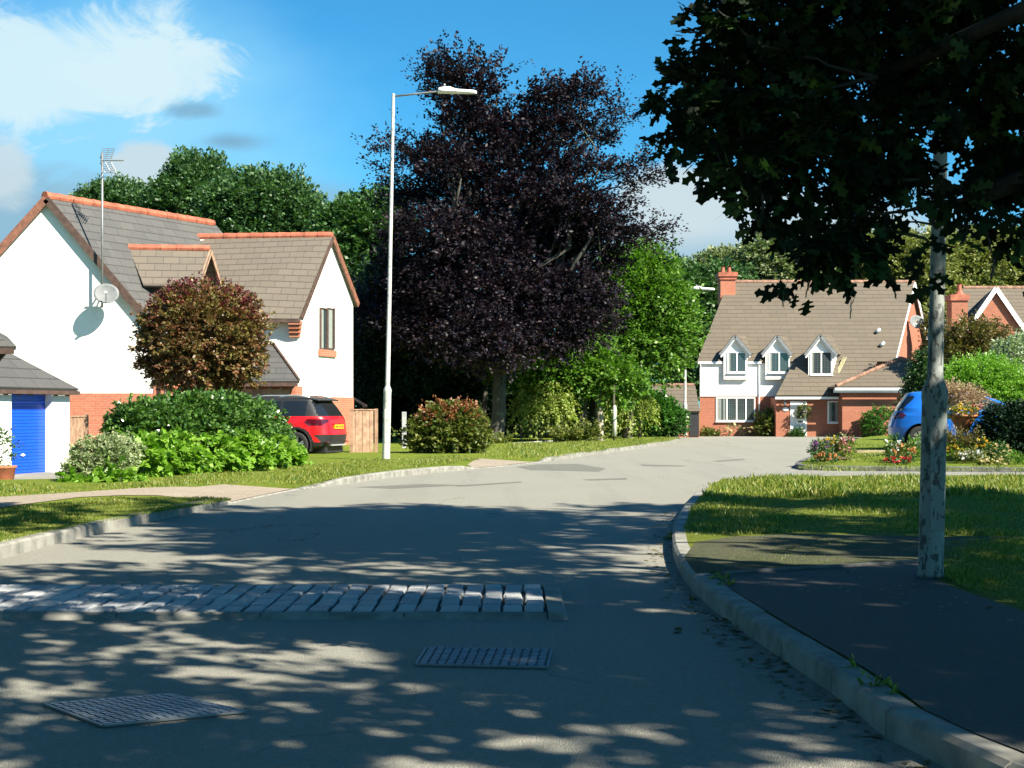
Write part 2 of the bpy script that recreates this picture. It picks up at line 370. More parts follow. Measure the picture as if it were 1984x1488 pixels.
def glass_mat():
    m, q, b, o = newmat('window_glass'); b.inputs['Base Color'].default_value = (0.03, 0.045, 0.05, 1)
    b.inputs['Roughness'].default_value = 0.05; b.inputs['Specular IOR Level'].default_value = 0.9; return m
M['glass'] = glass_mat()
def car_paint(name, c):
    m, q, b, o = newmat(name); b.inputs['Base Color'].default_value = c4(c); b.inputs['Roughness'].default_value = 0.32
    b.inputs['Coat Weight'].default_value = 0.45; b.inputs['Coat Roughness'].default_value = 0.08
    tcn = q.new('ShaderNodeTexCoord'); n = q.noise(2.5, 4, 0.6, tcn.outputs['Object'])
    q.link(q.mix(q.smooth(n.outputs[0], 0.4, 0.8), c4(c), c4(tuple(x*0.8+0.01 for x in c))), b.inputs['Base Color']); return m
M['red'] = car_paint('red_car_paint', (0.62, 0.006, 0.012))
M['bluecar'] = car_paint('blue_car_paint', (0.008, 0.13, 0.55))
M['cglass'] = glass_mat(); M['cglass'].node_tree.nodes['Principled BSDF'].inputs['Base Color'].default_value = (0.012, 0.014, 0.016, 1)
M['tyre'] = plain('tyre_rubber', (0.02, 0.02, 0.02), 0.85)
M['alloy'] = plain('alloy', (0.55, 0.56, 0.57), 0.3, 0.8, var=0.05)
M['lamp_r'] = plain('red_lamp', (0.07, 0.004, 0.012), 0.15, var=0.2, coat=1.0)
M['plate'] = plain('yellow_plate', (0.85, 0.42, 0.01), 0.4, var=0.03)
M['rail'] = plain('silver_trim_and_glint', (0.6, 0.62, 0.64), 0.3, 0.6, var=0.05)
def post_mat(name, c, dark, k=0.62):
    m, q, b, o = newmat(name)
    tcn = q.new('ShaderNodeTexCoord'); mp = q.new('ShaderNodeMapping'); mp.inputs['Scale'].default_value = (1, 1, 0.45); q.link(tcn.outputs['Object'], mp.inputs[0])
    n = q.noise(22, 6, 0.66, mp.outputs[0], 0.5); n2 = q.noise(2.5, 3, 0.5, tcn.outputs['Object'])
    f = q.math('ADD', n.outputs[0], q.math('MULTIPLY', n2.outputs[0], 0.25))
    cc = q.mix(q.smooth(f, k, k+0.015), c4(c), c4(dark)); n3 = q.noise(60, 3, 0.6, tcn.outputs['Object'])
    cc = q.mix(q.math('MULTIPLY', q.smooth(n2.outputs[0], 0.3, 0.8), 0.35), cc, c4(tuple(x*0.6 for x in c)))
    q.link(cc, b.inputs['Base Color']); b.inputs['Roughness'].default_value = 0.65; bump(q, b, q.math('ADD', q.math('MULTIPLY', n3.outputs[0], 0.2), q.smooth(f, k, k+0.03)), 0.4, 0.004)
    return m
M['post'] = post_mat('flaking_white_paint', (0.22, 0.24, 0.23), (0.045, 0.05, 0.045), 0.66)
M['postw'] = post_mat('white_painted_steel', (0.52, 0.52, 0.49), (0.22, 0.22, 0.19), 0.70)
M['bark'] = bark_mat('beech_bark', (0.03, 0.027, 0.023), (0.08, 0.072, 0.06))
M['barkd'] = bark_mat('dark_bark', (0.035, 0.03, 0.022), (0.09, 0.075, 0.055))
M['barko'] = bark_mat('blackish_bark', (0.012, 0.011, 0.009), (0.03, 0.027, 0.022))  # darkest bark tone, for the oak and the beech branches
M['barkp'] = bark_mat('pale_bark', (0.25, 0.21, 0.16), (0.45, 0.40, 0.32))

# ------------------------------------------------------------------ foliage
def unit(a): return a/np.maximum(np.linalg.norm(a, axis=1, keepdims=True), 1e-9)
RHOMB = np.array([(0, 0), (0.45, 0.5), (1, 0), (0.45, -0.5)])
OVAL = np.array([(0, 0), (0.3, 0.42), (0.7, 0.38), (1, 0), (0.7, -0.38), (0.3, -0.42)])
_o = [(0, .03), (.14, .10), (.2, .30), (.30, .34), (.33, .14), (.44, .16), (.50, .46), (.62, .44), (.62, .18), (.74, .2), (.84, .34), (.90, .16), (1, 0)]
OAK = np.array(_o+[(x, -y) for x, y in reversed(_o[:-1])])
_m = [(0, .02), (.10, .30), (.02, .52), (.34, .36), (.48, .50), (.62, .22), (1, 0)]
MAPLE = np.array(_m+[(x, -y) for x, y in reversed(_m[:-1])])
def leaf_mesh(name, pos, ax, nr, size, mat, parent=None, shape=RHOMB, wid=0.6, fold=0.0, world=True, rnd=None):
    n = len(pos); k = len(shape); size = np.broadcast_to(size, (n,))
    a = unit(ax); s = unit(np.cross(nr, a)); nn = np.cross(a, s)
    t = shape
    vs = pos[:, None, :] + a[:, None, :]*(t[None, :, 0:1]-0.2)*size[:, None, None] + s[:, None, :]*t[None, :, 1:2]*size[:, None, None]*wid*2*0.5
    vs = vs - nn[:, None, :]*(t[None, :, 0:1]**2)*size[:, None, None]*fold
    if parent is not None and world: vs = vs-np.array(parent.location)
    me = bpy.data.meshes.new(name)
    me.vertices.add(n*k); me.vertices.foreach_set('co', vs.reshape(-1).astype(np.float32))
    me.loops.add(n*k); me.loops.foreach_set('vertex_index', np.arange(n*k, dtype=np.int32))
    me.polygons.add(n); me.polygons.foreach_set('loop_start', np.arange(0, n*k, k, dtype=np.int32))
    try: me.polygons.foreach_set('loop_total', np.full(n, k, dtype=np.int32))
    except Exception: pass
    me.update(calc_edges=True)
    at = me.attributes.new('rnd', 'FLOAT', 'FACE')
    at.data.foreach_set('value', (rng.random(n) if rnd is None else rnd).astype(np.float32))
    return link_mesh(name, me, mat, parent)
def spray_points(blobs, n, L, nl, up=0.3, droop=0.0, width=0.45, inner=0.45, hor=0.3, jit=0.5, ybias=0.0, zlo=None):
    """leaf sprays spread over ellipsoids, pointing outward"""
    B = np.array(blobs, float); wts = (B[:, 3]*B[:, 4]+B[:, 4]*B[:, 5]+B[:, 3]*B[:, 5]); wts = wts/wts.sum()
    k = rng.choice(len(B), n, p=wts); d = unit(rng.normal(size=(n, 3)))
    if ybias: d[:, 1] -= ybias*rng.random(n); d = unit(d)
    r = inner+(1-inner)*rng.random(n)**0.6
    base = B[k, :3]+B[k, 3:]*d*r[:, None]
    ctr = B[:, :3].mean(0); glob = unit(base-ctr)
    ax = d+glob*0.6+rng.normal(size=(n, 3))*jit; ax[:, 2] = ax[:, 2]*(1-hor)+up; ax = unit(ax)
    Ls = L*(0.6+0.7*rng.random(n))
    t = rng.random((n, nl))**0.85
    side = np.cross(ax, np.array([0, 0, 1.0])); side = unit(side+rng.normal(size=(n, 3))*0.25)
    nrm = unit(np.cross(side, ax))
    lat = (rng.random((n, nl))*2-1)*(1.05-t)*width*Ls[:, None]
    pos = base[:, None, :]+ax[:, None, :]*(t*Ls[:, None])[..., None]+side[:, None, :]*lat[..., None]+nrm[:, None, :]*(rng.normal(size=(n, nl))*0.08*Ls[:, None])[..., None]
    pos[..., 2] -= droop*Ls[:, None]*t**2
    la = ax[:, None, :]*0.8+side[:, None, :]*np.sign(lat)[..., None]*0.8+rng.normal(size=(n, nl, 3))*0.45
    la[..., 2] -= droop*0.9
    ln = nrm[:, None, :]+rng.normal(size=(n, nl, 3))*0.55
    pos = pos.reshape(-1, 3); la = la.reshape(-1, 3); ln = ln.reshape(-1, 3)
    if zlo is not None:
        m = pos[:, 2] > zlo; pos = pos[m]; la = la[m]; ln = ln[m]
    return pos, la, ln
def pxb(lst, D, dep=None, dd=0.0):
    """blobs given as photo x, y, rx, ry at distance D -> world ellipsoids"""
    o = []
    for b in lst:
        x, y, rx, ry = b[:4]; DD = D+(b[4] if len(b) > 4 else 0.0); p = P(x, y, DD); s = DD/F
        o.append((p.x, p.y, p.z, rx*s, (dep if dep else max(min(rx, ry), 0.55*rx)*s), ry*s))
    return o
def limb(mb, a, b, r0, r1, n=6, wob=0.12):
    a = Vector(a); b = Vector(b); L = (b-a).length; pts = []; rs = []
    for i in range(n+1):
        t = i/n; p = a.lerp(b, t); k = math.sin(math.pi*t)*wob*L
        pts.append(p+Vector((random.uniform(-k, k), random.uniform(-k, k), random.uniform(-k, k)*0.5))); rs.append(r0+(r1-r0)*t)
    mb.tube(pts, rs, 7); return pts
def tree(name, base, blobs, n, L, nl, leaf, mat, label, group=None, cat='tree', trunk=0.2, bark='barkd', shape=RHOMB, wid=0.6, fork=0.35, limbs=None, twigs=2, **kw):
    base = Vector(base); t = empty(name, base, label, cat, group)
    mb = MB(); zc = sum(b[2] for b in blobs)/len(blobs); top = Vector((sum(b[0] for b in blobs)/len(blobs), sum(b[1] for b in blobs)/len(blobs), zc))
    fk = base.lerp(top, fork); fk.x = base.x+(top.x-base.x)*fork*0.6
    mb.tube([base-Vector((0, 0, 0.1)), base+Vector((0, 0, 0.15)), base.lerp(fk, 0.4)+Vector((trunk*0.2, 0, 0)), fk], [trunk*1.35, trunk*1.08, trunk*0.9, trunk*0.75], 12)
    for b in (limbs or blobs):
        pts = limb(mb, fk, b[:3], trunk*0.42, trunk*0.10)
        for _ in range(twigs):
            d = Vector(tuple(random.gauss(0, 1) for _ in range(3))).normalized(); d.z = abs(d.z)*0.6+0.1
            limb(mb, pts[3], (b[0]+d.x*b[3]*0.85, b[1]+d.y*b[4]*0.85, b[2]+d.z*b[5]*0.85), trunk*0.2, trunk*0.04, 5)
    mb.build('trunk', M[bark], t, smooth=True, uv=False)
    pos, la, ln = spray_points(blobs, n, L, nl, **kw)
    leaf_mesh('crown', pos, la, ln, leaf*(0.7+0.6*rng.random(len(pos))), M[mat], t, shape, wid)
    return t
def shrub(name, blobs, n, L, nl, leaf, mat, label, group=None, cat='shrub', shape=RHOMB, wid=0.6, stems=3, z0=0.05, bark='barkd', fold=0.0, **kw):
    cx = sum(b[0] for b in blobs)/len(blobs); cy = sum(b[1] for b in blobs)/len(blobs)
    t = empty(name, (cx, cy, z0), label, cat, group); kw.setdefault('zlo', z0)
    pos, la, ln = spray_points(blobs, n, L, nl, **kw)
    leaf_mesh('foliage', pos, la, ln, leaf*(0.7+0.6*rng.random(len(pos))), M[mat], t, shape, wid, fold)
    mb = MB()
    for b in blobs:
        for _ in range(stems):
            limb(mb, (b[0]+random.uniform(-.2, .2)*b[3], b[1]+random.uniform(-.2, .2)*b[4], z0-0.05), (b[0]+random.uniform(-.5, .5)*b[3], b[1]+random.uniform(-.5, .5)*b[4], b[2]+0.4*b[5]), 0.02, 0.006, 5)
    mb.build('stems', M[bark], t, smooth=True, uv=False)
    return t
M['l_beech'] = leaf_mat('copper_beech_leaf', [(0.005, 0.006, 0.013), (0.010, 0.008, 0.017), (0.017, 0.010, 0.018), (0.027, 0.016, 0.018)], 0.10, (1.5, 0.6, 0.6), 0.55, 0.3)
M['l_beechg'] = leaf_mat('deep_green_leaf', [(0.012, 0.03, 0.016), (0.03, 0.055, 0.022), (0.05, 0.09, 0.03)], 0.15)  # deep green tones, for the tree within the beech crown and the ivy
M['l_bright'] = leaf_mat('bright_green_leaf', [(0.04, 0.10, 0.012), (0.075, 0.17, 0.02), (0.12, 0.24, 0.03), (0.17, 0.29, 0.05)], 0.35)
M['l_mid'] = leaf_mat('mid_green_leaf', [(0.035, 0.085, 0.025), (0.055, 0.125, 0.035), (0.085, 0.165, 0.05)], 0.22)
M['l_back'] = leaf_mat('background_leaf', [(0.035, 0.085, 0.035), (0.06, 0.125, 0.045), (0.09, 0.17, 0.06)], 0.22)
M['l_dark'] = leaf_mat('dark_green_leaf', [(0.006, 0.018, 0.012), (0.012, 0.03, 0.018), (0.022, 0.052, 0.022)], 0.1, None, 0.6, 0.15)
M['l_olive'] = leaf_mat('olive_leaf', [(0.12, 0.14, 0.04), (0.19, 0.20, 0.06), (0.26, 0.27, 0.09), (0.16, 0.20, 0.07)], 0.25)
M['l_birch'] = leaf_mat('birch_leaf', [(0.12, 0.16, 0.08), (0.18, 0.22, 0.11), (0.25, 0.28, 0.14)], 0.25)
M['l_red'] = leaf_mat('red_bronze_leaf', [(0.055, 0.075, 0.02), (0.14, 0.065, 0.03), (0.21, 0.075, 0.045), (0.22, 0.19, 0.06)], 0.22, (1.3, 1.0, 0.6), 0.4, 0.5, clump=(0.17, 0.16, 0.045), cs=2.0)
M['l_redtop'] = leaf_mat('purple_red_leaf', [(0.10, 0.02, 0.03), (0.17, 0.035, 0.045), (0.12, 0.045, 0.03)], 0.2, (1.4, 0.7, 0.7), 0.4, 0.5)
M['l_phot'] = leaf_mat('photinia_leaf', [(0.05, 0.09, 0.02), (0.12, 0.15, 0.03), (0.20, 0.20, 0.05), (0.10, 0.13, 0.03)], 0.25)
M['l_photr'] = leaf_mat('photinia_tip', [(0.18, 0.08, 0.03), (0.25, 0.07, 0.04), (0.26, 0.18, 0.06)], 0.25, (1.3, 0.9, 0.6))
M['l_hedge'] = leaf_mat('hedge_leaf', [(0.03, 0.075, 0.02), (0.05, 0.12, 0.025), (0.085, 0.18, 0.035), (0.12, 0.23, 0.05)], 0.2, None, 0.3, 0.6)
M['l_vine'] = leaf_mat('lime_vine_leaf', [(0.10, 0.22, 0.02), (0.16, 0.30, 0.03), (0.22, 0.38, 0.05)], 0.35, None, 0.4, 0.4)
M['l_var'] = leaf_mat('variegated_leaf', [(0.16, 0.22, 0.10), (0.28, 0.34, 0.18), (0.42, 0.46, 0.28), (0.12, 0.18, 0.07)], 0.2)
M['l_laurel'] = leaf_mat('laurel_leaf', [(0.03, 0.10, 0.015), (0.05, 0.15, 0.02), (0.08, 0.20, 0.03)], 0.2, None, 0.3, 0.6)
M['l_lime'] = leaf_mat('lime_willow_leaf', [(0.16, 0.22, 0.04), (0.24, 0.30, 0.06), (0.30, 0.34, 0.09)], 0.35)
M['l_con'] = leaf_mat('conifer_leaf', [(0.03, 0.08, 0.02), (0.06, 0.14, 0.03), (0.02, 0.05, 0.02)], 0.15)
M['l_bcon'] = leaf_mat('bright_conifer_leaf', [(0.12, 0.26, 0.03), (0.17, 0.34, 0.04), (0.22, 0.36, 0.06)], 0.3)
M['l_brown'] = leaf_mat('brownish_leaf', [(0.11, 0.10, 0.03), (0.17, 0.12, 0.045), (0.09, 0.10, 0.035)], 0.25)
M['l_silver'] = leaf_mat('silver_leaf', [(0.30, 0.36, 0.24), (0.45, 0.50, 0.36), (0.16, 0.24, 0.12)], 0.2)
M['l_dry'] = leaf_mat('dry_grass_blade', [(0.38, 0.26, 0.15), (0.48, 0.36, 0.22), (0.30, 0.20, 0.12)], 0.3, (1, 1, 1))
M['l_oak'] = leaf_mat('oak_leaf', [(0.004, 0.012, 0.005), (0.005, 0.014, 0.006), (0.007, 0.020, 0.007), (0.014, 0.036, 0.010), (0.035, 0.075, 0.018)], 0.08, (1.2, 1.6, 0.6), 0.65, 0.15)  # last, brightest tone paints a backlit glow into scattered leaves
M['l_blade'] = leaf_mat('grass_blade', [(0.06, 0.12, 0.012), (0.12, 0.18, 0.02), (0.20, 0.23, 0.035), (0.32, 0.29, 0.08)], 0.3)
for nm, c in (('yel', (0.75, 0.50, 0.05)), ('cream', (0.78, 0.66, 0.35)), ('pink', (0.65, 0.28, 0.30)), ('purple', (0.32, 0.14, 0.34)), ('whitef', (0.8, 0.8, 0.75)), ('orange', (0.7, 0.3, 0.12)), ('redf', (0.6, 0.06, 0.06))):
    M[nm] = leaf_mat(nm+'_petal', [tuple(x*0.8 for x in c), c], 0.25, (1, 1, 1))

# ================================================================== GROUND
def sheet(name, pts, z, mat, kind='structure', parent=None):
    me = bpy.data.meshes.new(name); bm = bmesh.new()
    f = bm.faces.new([bm.verts.new((p[0], p[1], z)) for p in pts]); 
    if f.normal.z < 0 or True: bm.normal_update()
    if f.normal.z < 0: f.normal_flip()
    bmesh.ops.triangulate(bm, faces=[f]); uvl = bm.loops.layers.uv.new('UVMap')
    for ff in bm.faces:
        for l in ff.loops: l[uvl].uv = (l.vert.co.x, l.vert.co.y)
    bm.to_mesh(me); bm.free(); o = link_mesh(name, me, mat, parent)
    if kind: o['kind'] = kind
    return o
g = MB(); g.add([(-900, -300, -0.35), (900, -300, -0.35), (900, 1800, -0.35), (-900, 1800, -0.35)], [(0, 1, 2, 3)])
tag(g.build('ground', M['grass']), kind='structure')
tag(MB().add([(-14, -14, 0), (40, -14, 0), (40, 90, 0), (-14, 90, 0)], [(0, 1, 2, 3)]).build('road', M['road']), kind='structure')

def sm(t): t = max(0.0, min(1.0, t)); return t*t*(3-2*t)
def hL(x, y): return 0.12-0.268*sm((-x-7.3)/1.8)*sm((y-24.5)/3.5)
def resample(pts, step):
    o = [pts[0]]
    for a, b in zip(pts, pts[1:]):
        a = Vector(a); b = Vector(b); n = max(1, int((b-a).length/step)); o += [a.lerp(b, (i+1)/n) for i in range(n)]
    return o
def smoothline(pts, it=3):
    pts = [Vector(p) for p in pts]
    for _ in range(it):
        q_ = [pts[0]]
        for a, b in zip(pts, pts[1:]): q_ += [a.lerp(b, 0.25), a.lerp(b, 0.75)]
        q_.append(pts[-1]); pts = q_
    return pts
lk = [V3(-5.1, -14, 0), V3(-4.9, 4, 0), V3(-4.7, 9, 0)]+[G(x, y) for x, y in ((0, 1083), (115, 1053), (230, 1026), (345, 999), (414, 986), (463, 972), (517, 961), (575, 949), (660, 940), (763, 924), (866, 914), (934, 908), (992, 902), (1071, 893), (1174, 878), (1243, 869), (1305, 857))]+[V3(8.6, 72, 0), V3(8.9, 90, 0)]
lk = resample(smoothline(lk, 2), 0.9)
def drop(p):      # kerb drops to the road at the two crossings
    for a, b in ((20.0, 24.2), (32.0, 36.6)):
        if a-0.9 < p.y < b+0.9: return 1-0.85*min(sm((p.y-a+0.9)/0.9), sm((b+0.9-p.y)/0.9))
    return 1.0
def kerb(name, line, side, mat, label, wid=0.14, hgt=0.12, dropf=None, seg=0.9, zf=None):
    """one kerb line of separate stones: face to the road, chamfered top edge"""
    line = [Vector(p) for p in line]; mb = MB(); L = [0]
    for a, b in zip(line, line[1:]): L.append(L[-1]+(b-a).length)
    def at(s):
        s = max(0, min(L[-1]-1e-4, s)); i = 0
        while i < len(L)-2 and L[i+1] < s: i += 1
        t = (s-L[i])/max(1e-6, L[i+1]-L[i]); return line[i].lerp(line[i+1], t), (line[i+1]-line[i]).normalized()
    n = int(L[-1]/seg)
    for i in range(n):
        s0 = i*seg+0.006; s1 = (i+1)*seg-0.006; dz = random.uniform(-0.004, 0.004); ring = []
        for s in (s0, s1):
            p, d = at(s); nn = Vector((-d.y, d.x, 0))*side; h = hgt*(dropf(p) if dropf else 1)+dz
            if zf: h += zf(p)
            ring.append([p+Vector((0, 0, -0.2)), p+nn*0.01+Vector((0, 0, h-0.02)), p+nn*0.035+Vector((0, 0, h)), p+nn*wid+Vector((0, 0, h)), p+nn*wid+Vector((0, 0, -0.2))])
        vs = ring[0]+ring[1]; fs = [(k, k+1, k+6, k+5) for k in range(4)]+[(4, 0, 5, 9), (0, 4, 3, 2, 1), (5, 6, 7, 8, 9)]
        if side < 0: fs = [tuple(reversed(f)) for f in fs]
        mb.add(vs, fs)
    o = mb.build(name, mat); o['kind'] = 'structure'; return o
kerb('kerb', lk, 1, M['kerb'], '', dropf=drop)
# left verge, a ruled grid from the kerb back to the left
me = MB(); rows = []
ts = [0, .004, .01, .02, .03, .04, .05, .06, .07, .08, .09, .1, .115, .13, .15, .18, .25, .4, 1]
for p in lk:
    r = []
    for t in ts:
        x = p.x-0.12+(-75-p.x)*t; y = p.y+0.02
        z = hL(x, y)-0.006
        if t < 0.02: z = z*(1-(1-drop(p))*(1-t/0.02))
        r.append((x, y, z))
    rows.append(r)
nv = len(ts); vs = [v for r in rows for v in r]
me.add(vs, [(i*nv+j, i*nv+j+1, (i+1)*nv+j+1, (i+1)*nv+j) for i in range(len(rows)-1) for j in range(nv-1)])
me.f = [tuple(reversed(f)) for f in me.f]
o = me.build('grass_verge', M['grassb'], smooth=True); o['kind'] = 'structure'
# footpath on the left verge and the two dropped crossings
pp = [(-10, 966), (134, 957), (268, 948), (380, 944), (433, 938), (567, 938), (585, 948), (540, 956), (470, 966), (440, 964), (402, 961), (306, 959), (153, 966), (0, 986), (-60, 996), (-60, 972)]
LX = np.array([p.x for p in lk]); LY = np.array([p.y for p in lk])
def hV(x, y):
    kx = float(np.interp(y, LY, LX)); t_ = (kx-0.12-x)/(kx+75); z = hL(x, y)-0.006
    if t_ < 0.02: z = z*(1-(1-drop(Vector((kx, y, 0))))*(1-max(0, t_)/0.02))
    return z
def drape(name, pts, mat, off=.008):
    bm = bmesh.new(); f = bm.faces.new([bm.verts.new((p[0], p[1], 0)) for p in pts]); bm.normal_update()
    if f.normal.z < 0: f.normal_flip()
    xs = [p[0] for p in pts]; ys = [p[1] for p in pts]
    for lo, hi, st, nn in ((min(xs), max(xs), .25, (1, 0, 0)), (min(ys), max(ys), .3, (0, 1, 0))):
        v_ = lo+st
        while v_ < hi:
            bmesh.ops.bisect_plane(bm, geom=bm.verts[:]+bm.edges[:]+bm.faces[:], plane_co=(v_, v_, 0), plane_no=nn); v_ += st
    bmesh.ops.triangulate(bm, faces=bm.faces[:]); uvl = bm.loops.layers.uv.new('UVMap')
    for v_ in bm.verts:
        kx = float(np.interp(v_.co.y, LY, LX)); v_.co.x = min(v_.co.x, kx-0.03)
        v_.co.z = (hV(v_.co.x, v_.co.y) if v_.co.x < kx-.14 else .12*drop(Vector((kx, v_.co.y, 0))))+off
    for ff in bm.faces:
        for l in ff.loops: l[uvl].uv = (l.vert.co.x, l.vert.co.y)
    me = bpy.data.meshes.new(name); bm.to_mesh(me); bm.free(); o = link_mesh(name, me, mat); o['kind'] = 'structure'; return o
drape('footpath', [G(x, y, 0.10).xy for x, y in pp], M['path'])
drape('footpath', [G(x, y, 0.10).xy for x, y in ((925, 889), (1015, 889), (1068, 889), (1000, 898), (934, 904), (905, 897))], M['path'])

# right kerb, footway, verge
rk = [V3(2.9, -14, 0), V3(2.6, 2, 0)]+[G(x, y) for x, y in ((1775, 1488), (1645, 1366), (1486, 1260), (1396, 1195), (1339, 1150), (1304, 1092), (1299, 1052), (1308, 1019), (1338, 974), (1378, 940), (1420, 927))]+[V3(6.0, 28.3, 0), V3(9, 28.6, 0), V3(30, 28.9, 0)]
rks = resample(smoothline(rk, 2), 0.6)
kerb('kerb', rks, -1, M['kerb'], '', dropf=lambda p: 1-0.8*sm((p.y-24)/2.5), seg=0.9)
def hR(x, y): return 0.12*(1-0.8*sm((y-24)/2.5))
mb = MB(); vs = []; ts2 = [0, .01, .03, .06, .1, .2, .4, 1]
for p in rks:
    q_ = Vector((35, min(p.y, 28.0)-0.2, 0)); d = (q_-p)
    for t in ts2: vs.append((p.x+0.10+d.x*t, p.y-(0.1 if p.y > 27 else 0)+d.y*t, max(0.03, hR(p.x, p.y+d.y*t))-0.004))
nv = len(ts2)
mb.add(vs, [(i*nv+j, i*nv+j+1, (i+1)*nv+j+1, (i+1)*nv+j) for i in range(len(rks)-1) for j in range(nv-1)])
o = mb.build('grass_verge', M['grass']); o['kind'] = 'structure'
for p in o.data.polygons: pass
fw = [G(x, y, 0.12).xy for x, y in ((1352, 1118), (1400, 1108), (1780, 1088), (1805, 1119), (1850, 1140), (1984, 1186), (2150, 1240))]
kb = [(p.x+0.15, p.y) for p in rks if p.y < G(0, 1122, 0.12).y and p.y > 3.5]
sheet('pavement', list(fw)+[(6, 3.5)]+kb, 0.1235, M['foot'])
sheet('gravel_patch', [G(x, y, 0.12).xy for x, y in ((1348, 1050), (1420, 1040), (1560, 1034), (1780, 1040), (1984, 1040), (1984, 1075), (1780, 1085), (1400, 1105), (1350, 1112), (1325, 1080))], 0.1215, M['moss'])
mb = MB(); a = G(1400, 1112, 0.12); b = G(1785, 1090, 0.12); mb.beam(a+V3(0, 0, 0.005), b+V3(0, 0, 0.005), 0.05, 0.03)
o = mb.build('path_edging', M['kerbd']); tag(o, 'thin concrete edging strip along the far side of the dark footway', 'edging')

# lawn island on the right with its kerb
def hI(x, y): return 0.11+0.17*sm((y-31.5)/6)
ik = [G(1700, 857), G(1660, 862), G(1640, 872), G(1590, 885), G(1548, 899), G(1535, 909), G(1560, 911.5), G(1640, 912.5), G(1800, 914), G(2100, 916), G(2500, 918)]
iks = resample(smoothline(ik, 2), 0.6)
kerb('kerb', iks, 1, M['kerbd'], '', seg=0.9, hgt=0.11)
mb = MB(); vs = []
for p in iks:
    tgt = Vector((max(p.x, 12)+3, 46, 0)) if p.x < 14 else Vector((p.x+3, 52, 0))
    for t in (0, .04, .1, .2, .3, .45, .6, .8, 1): 
        x = p.x+0.1+(tgt.x-p.x)*t; y = p.y+0.05+(max(p.y+1, tgt.y)-p.y)*t; vs.append((x, y, (hI(x, y) if x > 10.0 else 0.11+0.17*sm((y-31.5)/6)*sm((x-8)/2))-0.004-0.0*t))
mb.add(vs, [(i*9+j, (i+1)*9+j, (i+1)*9+j+1, i*9+j+1) for i in range(len(iks)-1) for j in range(8)])
o = mb.build('lawn', M['grassb'], smooth=True); o['kind'] = 'structure'

# grass blades
def pts_in(poly, n, zf, near=0.0):
    poly = np.array(poly); lo = poly.min(0); hi = poly.max(0); out_ = []
    while sum(len(a) for a in out_) < n:
        p = lo+rng.random((n*2, 2))*(hi-lo)
        if near: p[:, 1] = lo[1]+(hi[1]-lo[1])*rng.random(n*2)**near
        ins = np.zeros(len(p), bool); j = len(poly)-1
        for i in range(len(poly)):
            xi, yi = poly[i]; xj, yj = poly[j]
            c = ((yi > p[:, 1]) != (yj > p[:, 1])) & (p[:, 0] < (xj-xi)*(p[:, 1]-yi)/(yj-yi+1e-12)+xi); ins ^= c; j = i
        out_.append(p[ins])
    p = np.concatenate(out_)[:n]; z = np.array([zf(a, b) for a, b in p]); return np.c_[p, z]
BLADE = np.array([(0, 0.5), (0.6, 0.3), (1, 0), (0.6, -0.3), (0, -0.5)])
def blades(name, poly, n, h, mat='l_blade', zf=lambda x, y: 0.12, near=0.0, tuft=0, wf=0.10):
    p = pts_in(poly, n, zf, near)
    ax = np.c_[rng.normal(size=(n, 2))*0.45, np.ones(n)]; nr = np.c_[rng.normal(size=(n, 2)), np.zeros(n)+0.1]
    ds = np.clip(p[:, 1]/14, 0.8, 2.5)
    hh = h*(0.5+0.9*rng.random(n))*np.clip(0.65+0.5*np.sin(p[:, 0]*3.1+np.sin(p[:, 1]*2.3))*0.6, 0.4, 1.3)
    o = leaf_mesh(name, p+np.c_[np.zeros((n, 2)), hh*0.2-0.01], ax, nr, hh, M[mat], None, BLADE, wf*2.2, 0.25)
    tag(o, kind='stuff'); return o
def gp(lst, z=0.12): return [tuple(G(x, y, z).xy) for x, y in lst]
blades('grass', gp([(1384, 936), (1420, 928), (1990, 928), (1990, 1040), (1800, 1036), (1560, 1030), (1345, 1040), (1322, 1035), (1335, 990)]), 75000, 0.055, zf=hR)
blades('grass', gp([(1400, 928), (1990, 926), (1990, 960), (1360, 966)]), 22000, 0.13, zf=hR)
blades('grass', gp([(1350, 1050), (1560, 1034), (1800, 1040), (1800, 1083), (1400, 1104), (1340, 1100)]), 7000, 0.022)
blades('grass', gp([(1830, 1045), (1990, 1045), (1990, 1180), (1850, 1130), (1815, 1105)]), 14000, 0.05)
blades('grass', gp([(0, 990), (150, 970), (300, 962), (400, 964), (450, 968), (300, 992), (100, 1030), (0, 1052)]), 34000, 0.05)
blades('grass', gp([(0, 938), (130, 942), (300, 930), (500, 910), (700, 892), (900, 884), (930, 890), (760, 910), (600, 935), (430, 937), (268, 946), (0, 965)]), 36000, 0.07, zf=hL)
blades('grass', gp([(930, 862), (1320, 848), (1300, 854), (1174, 872), (1071, 886), (930, 888)]), 16000, 0.10)
blades('grass', gp([(1545, 902), (1600, 884), (1660, 866), (1990, 866), (1990, 908), (1600, 908)], 0.15), 14000, 0.07, zf=lambda x, y: hI(x, y)-0.01)

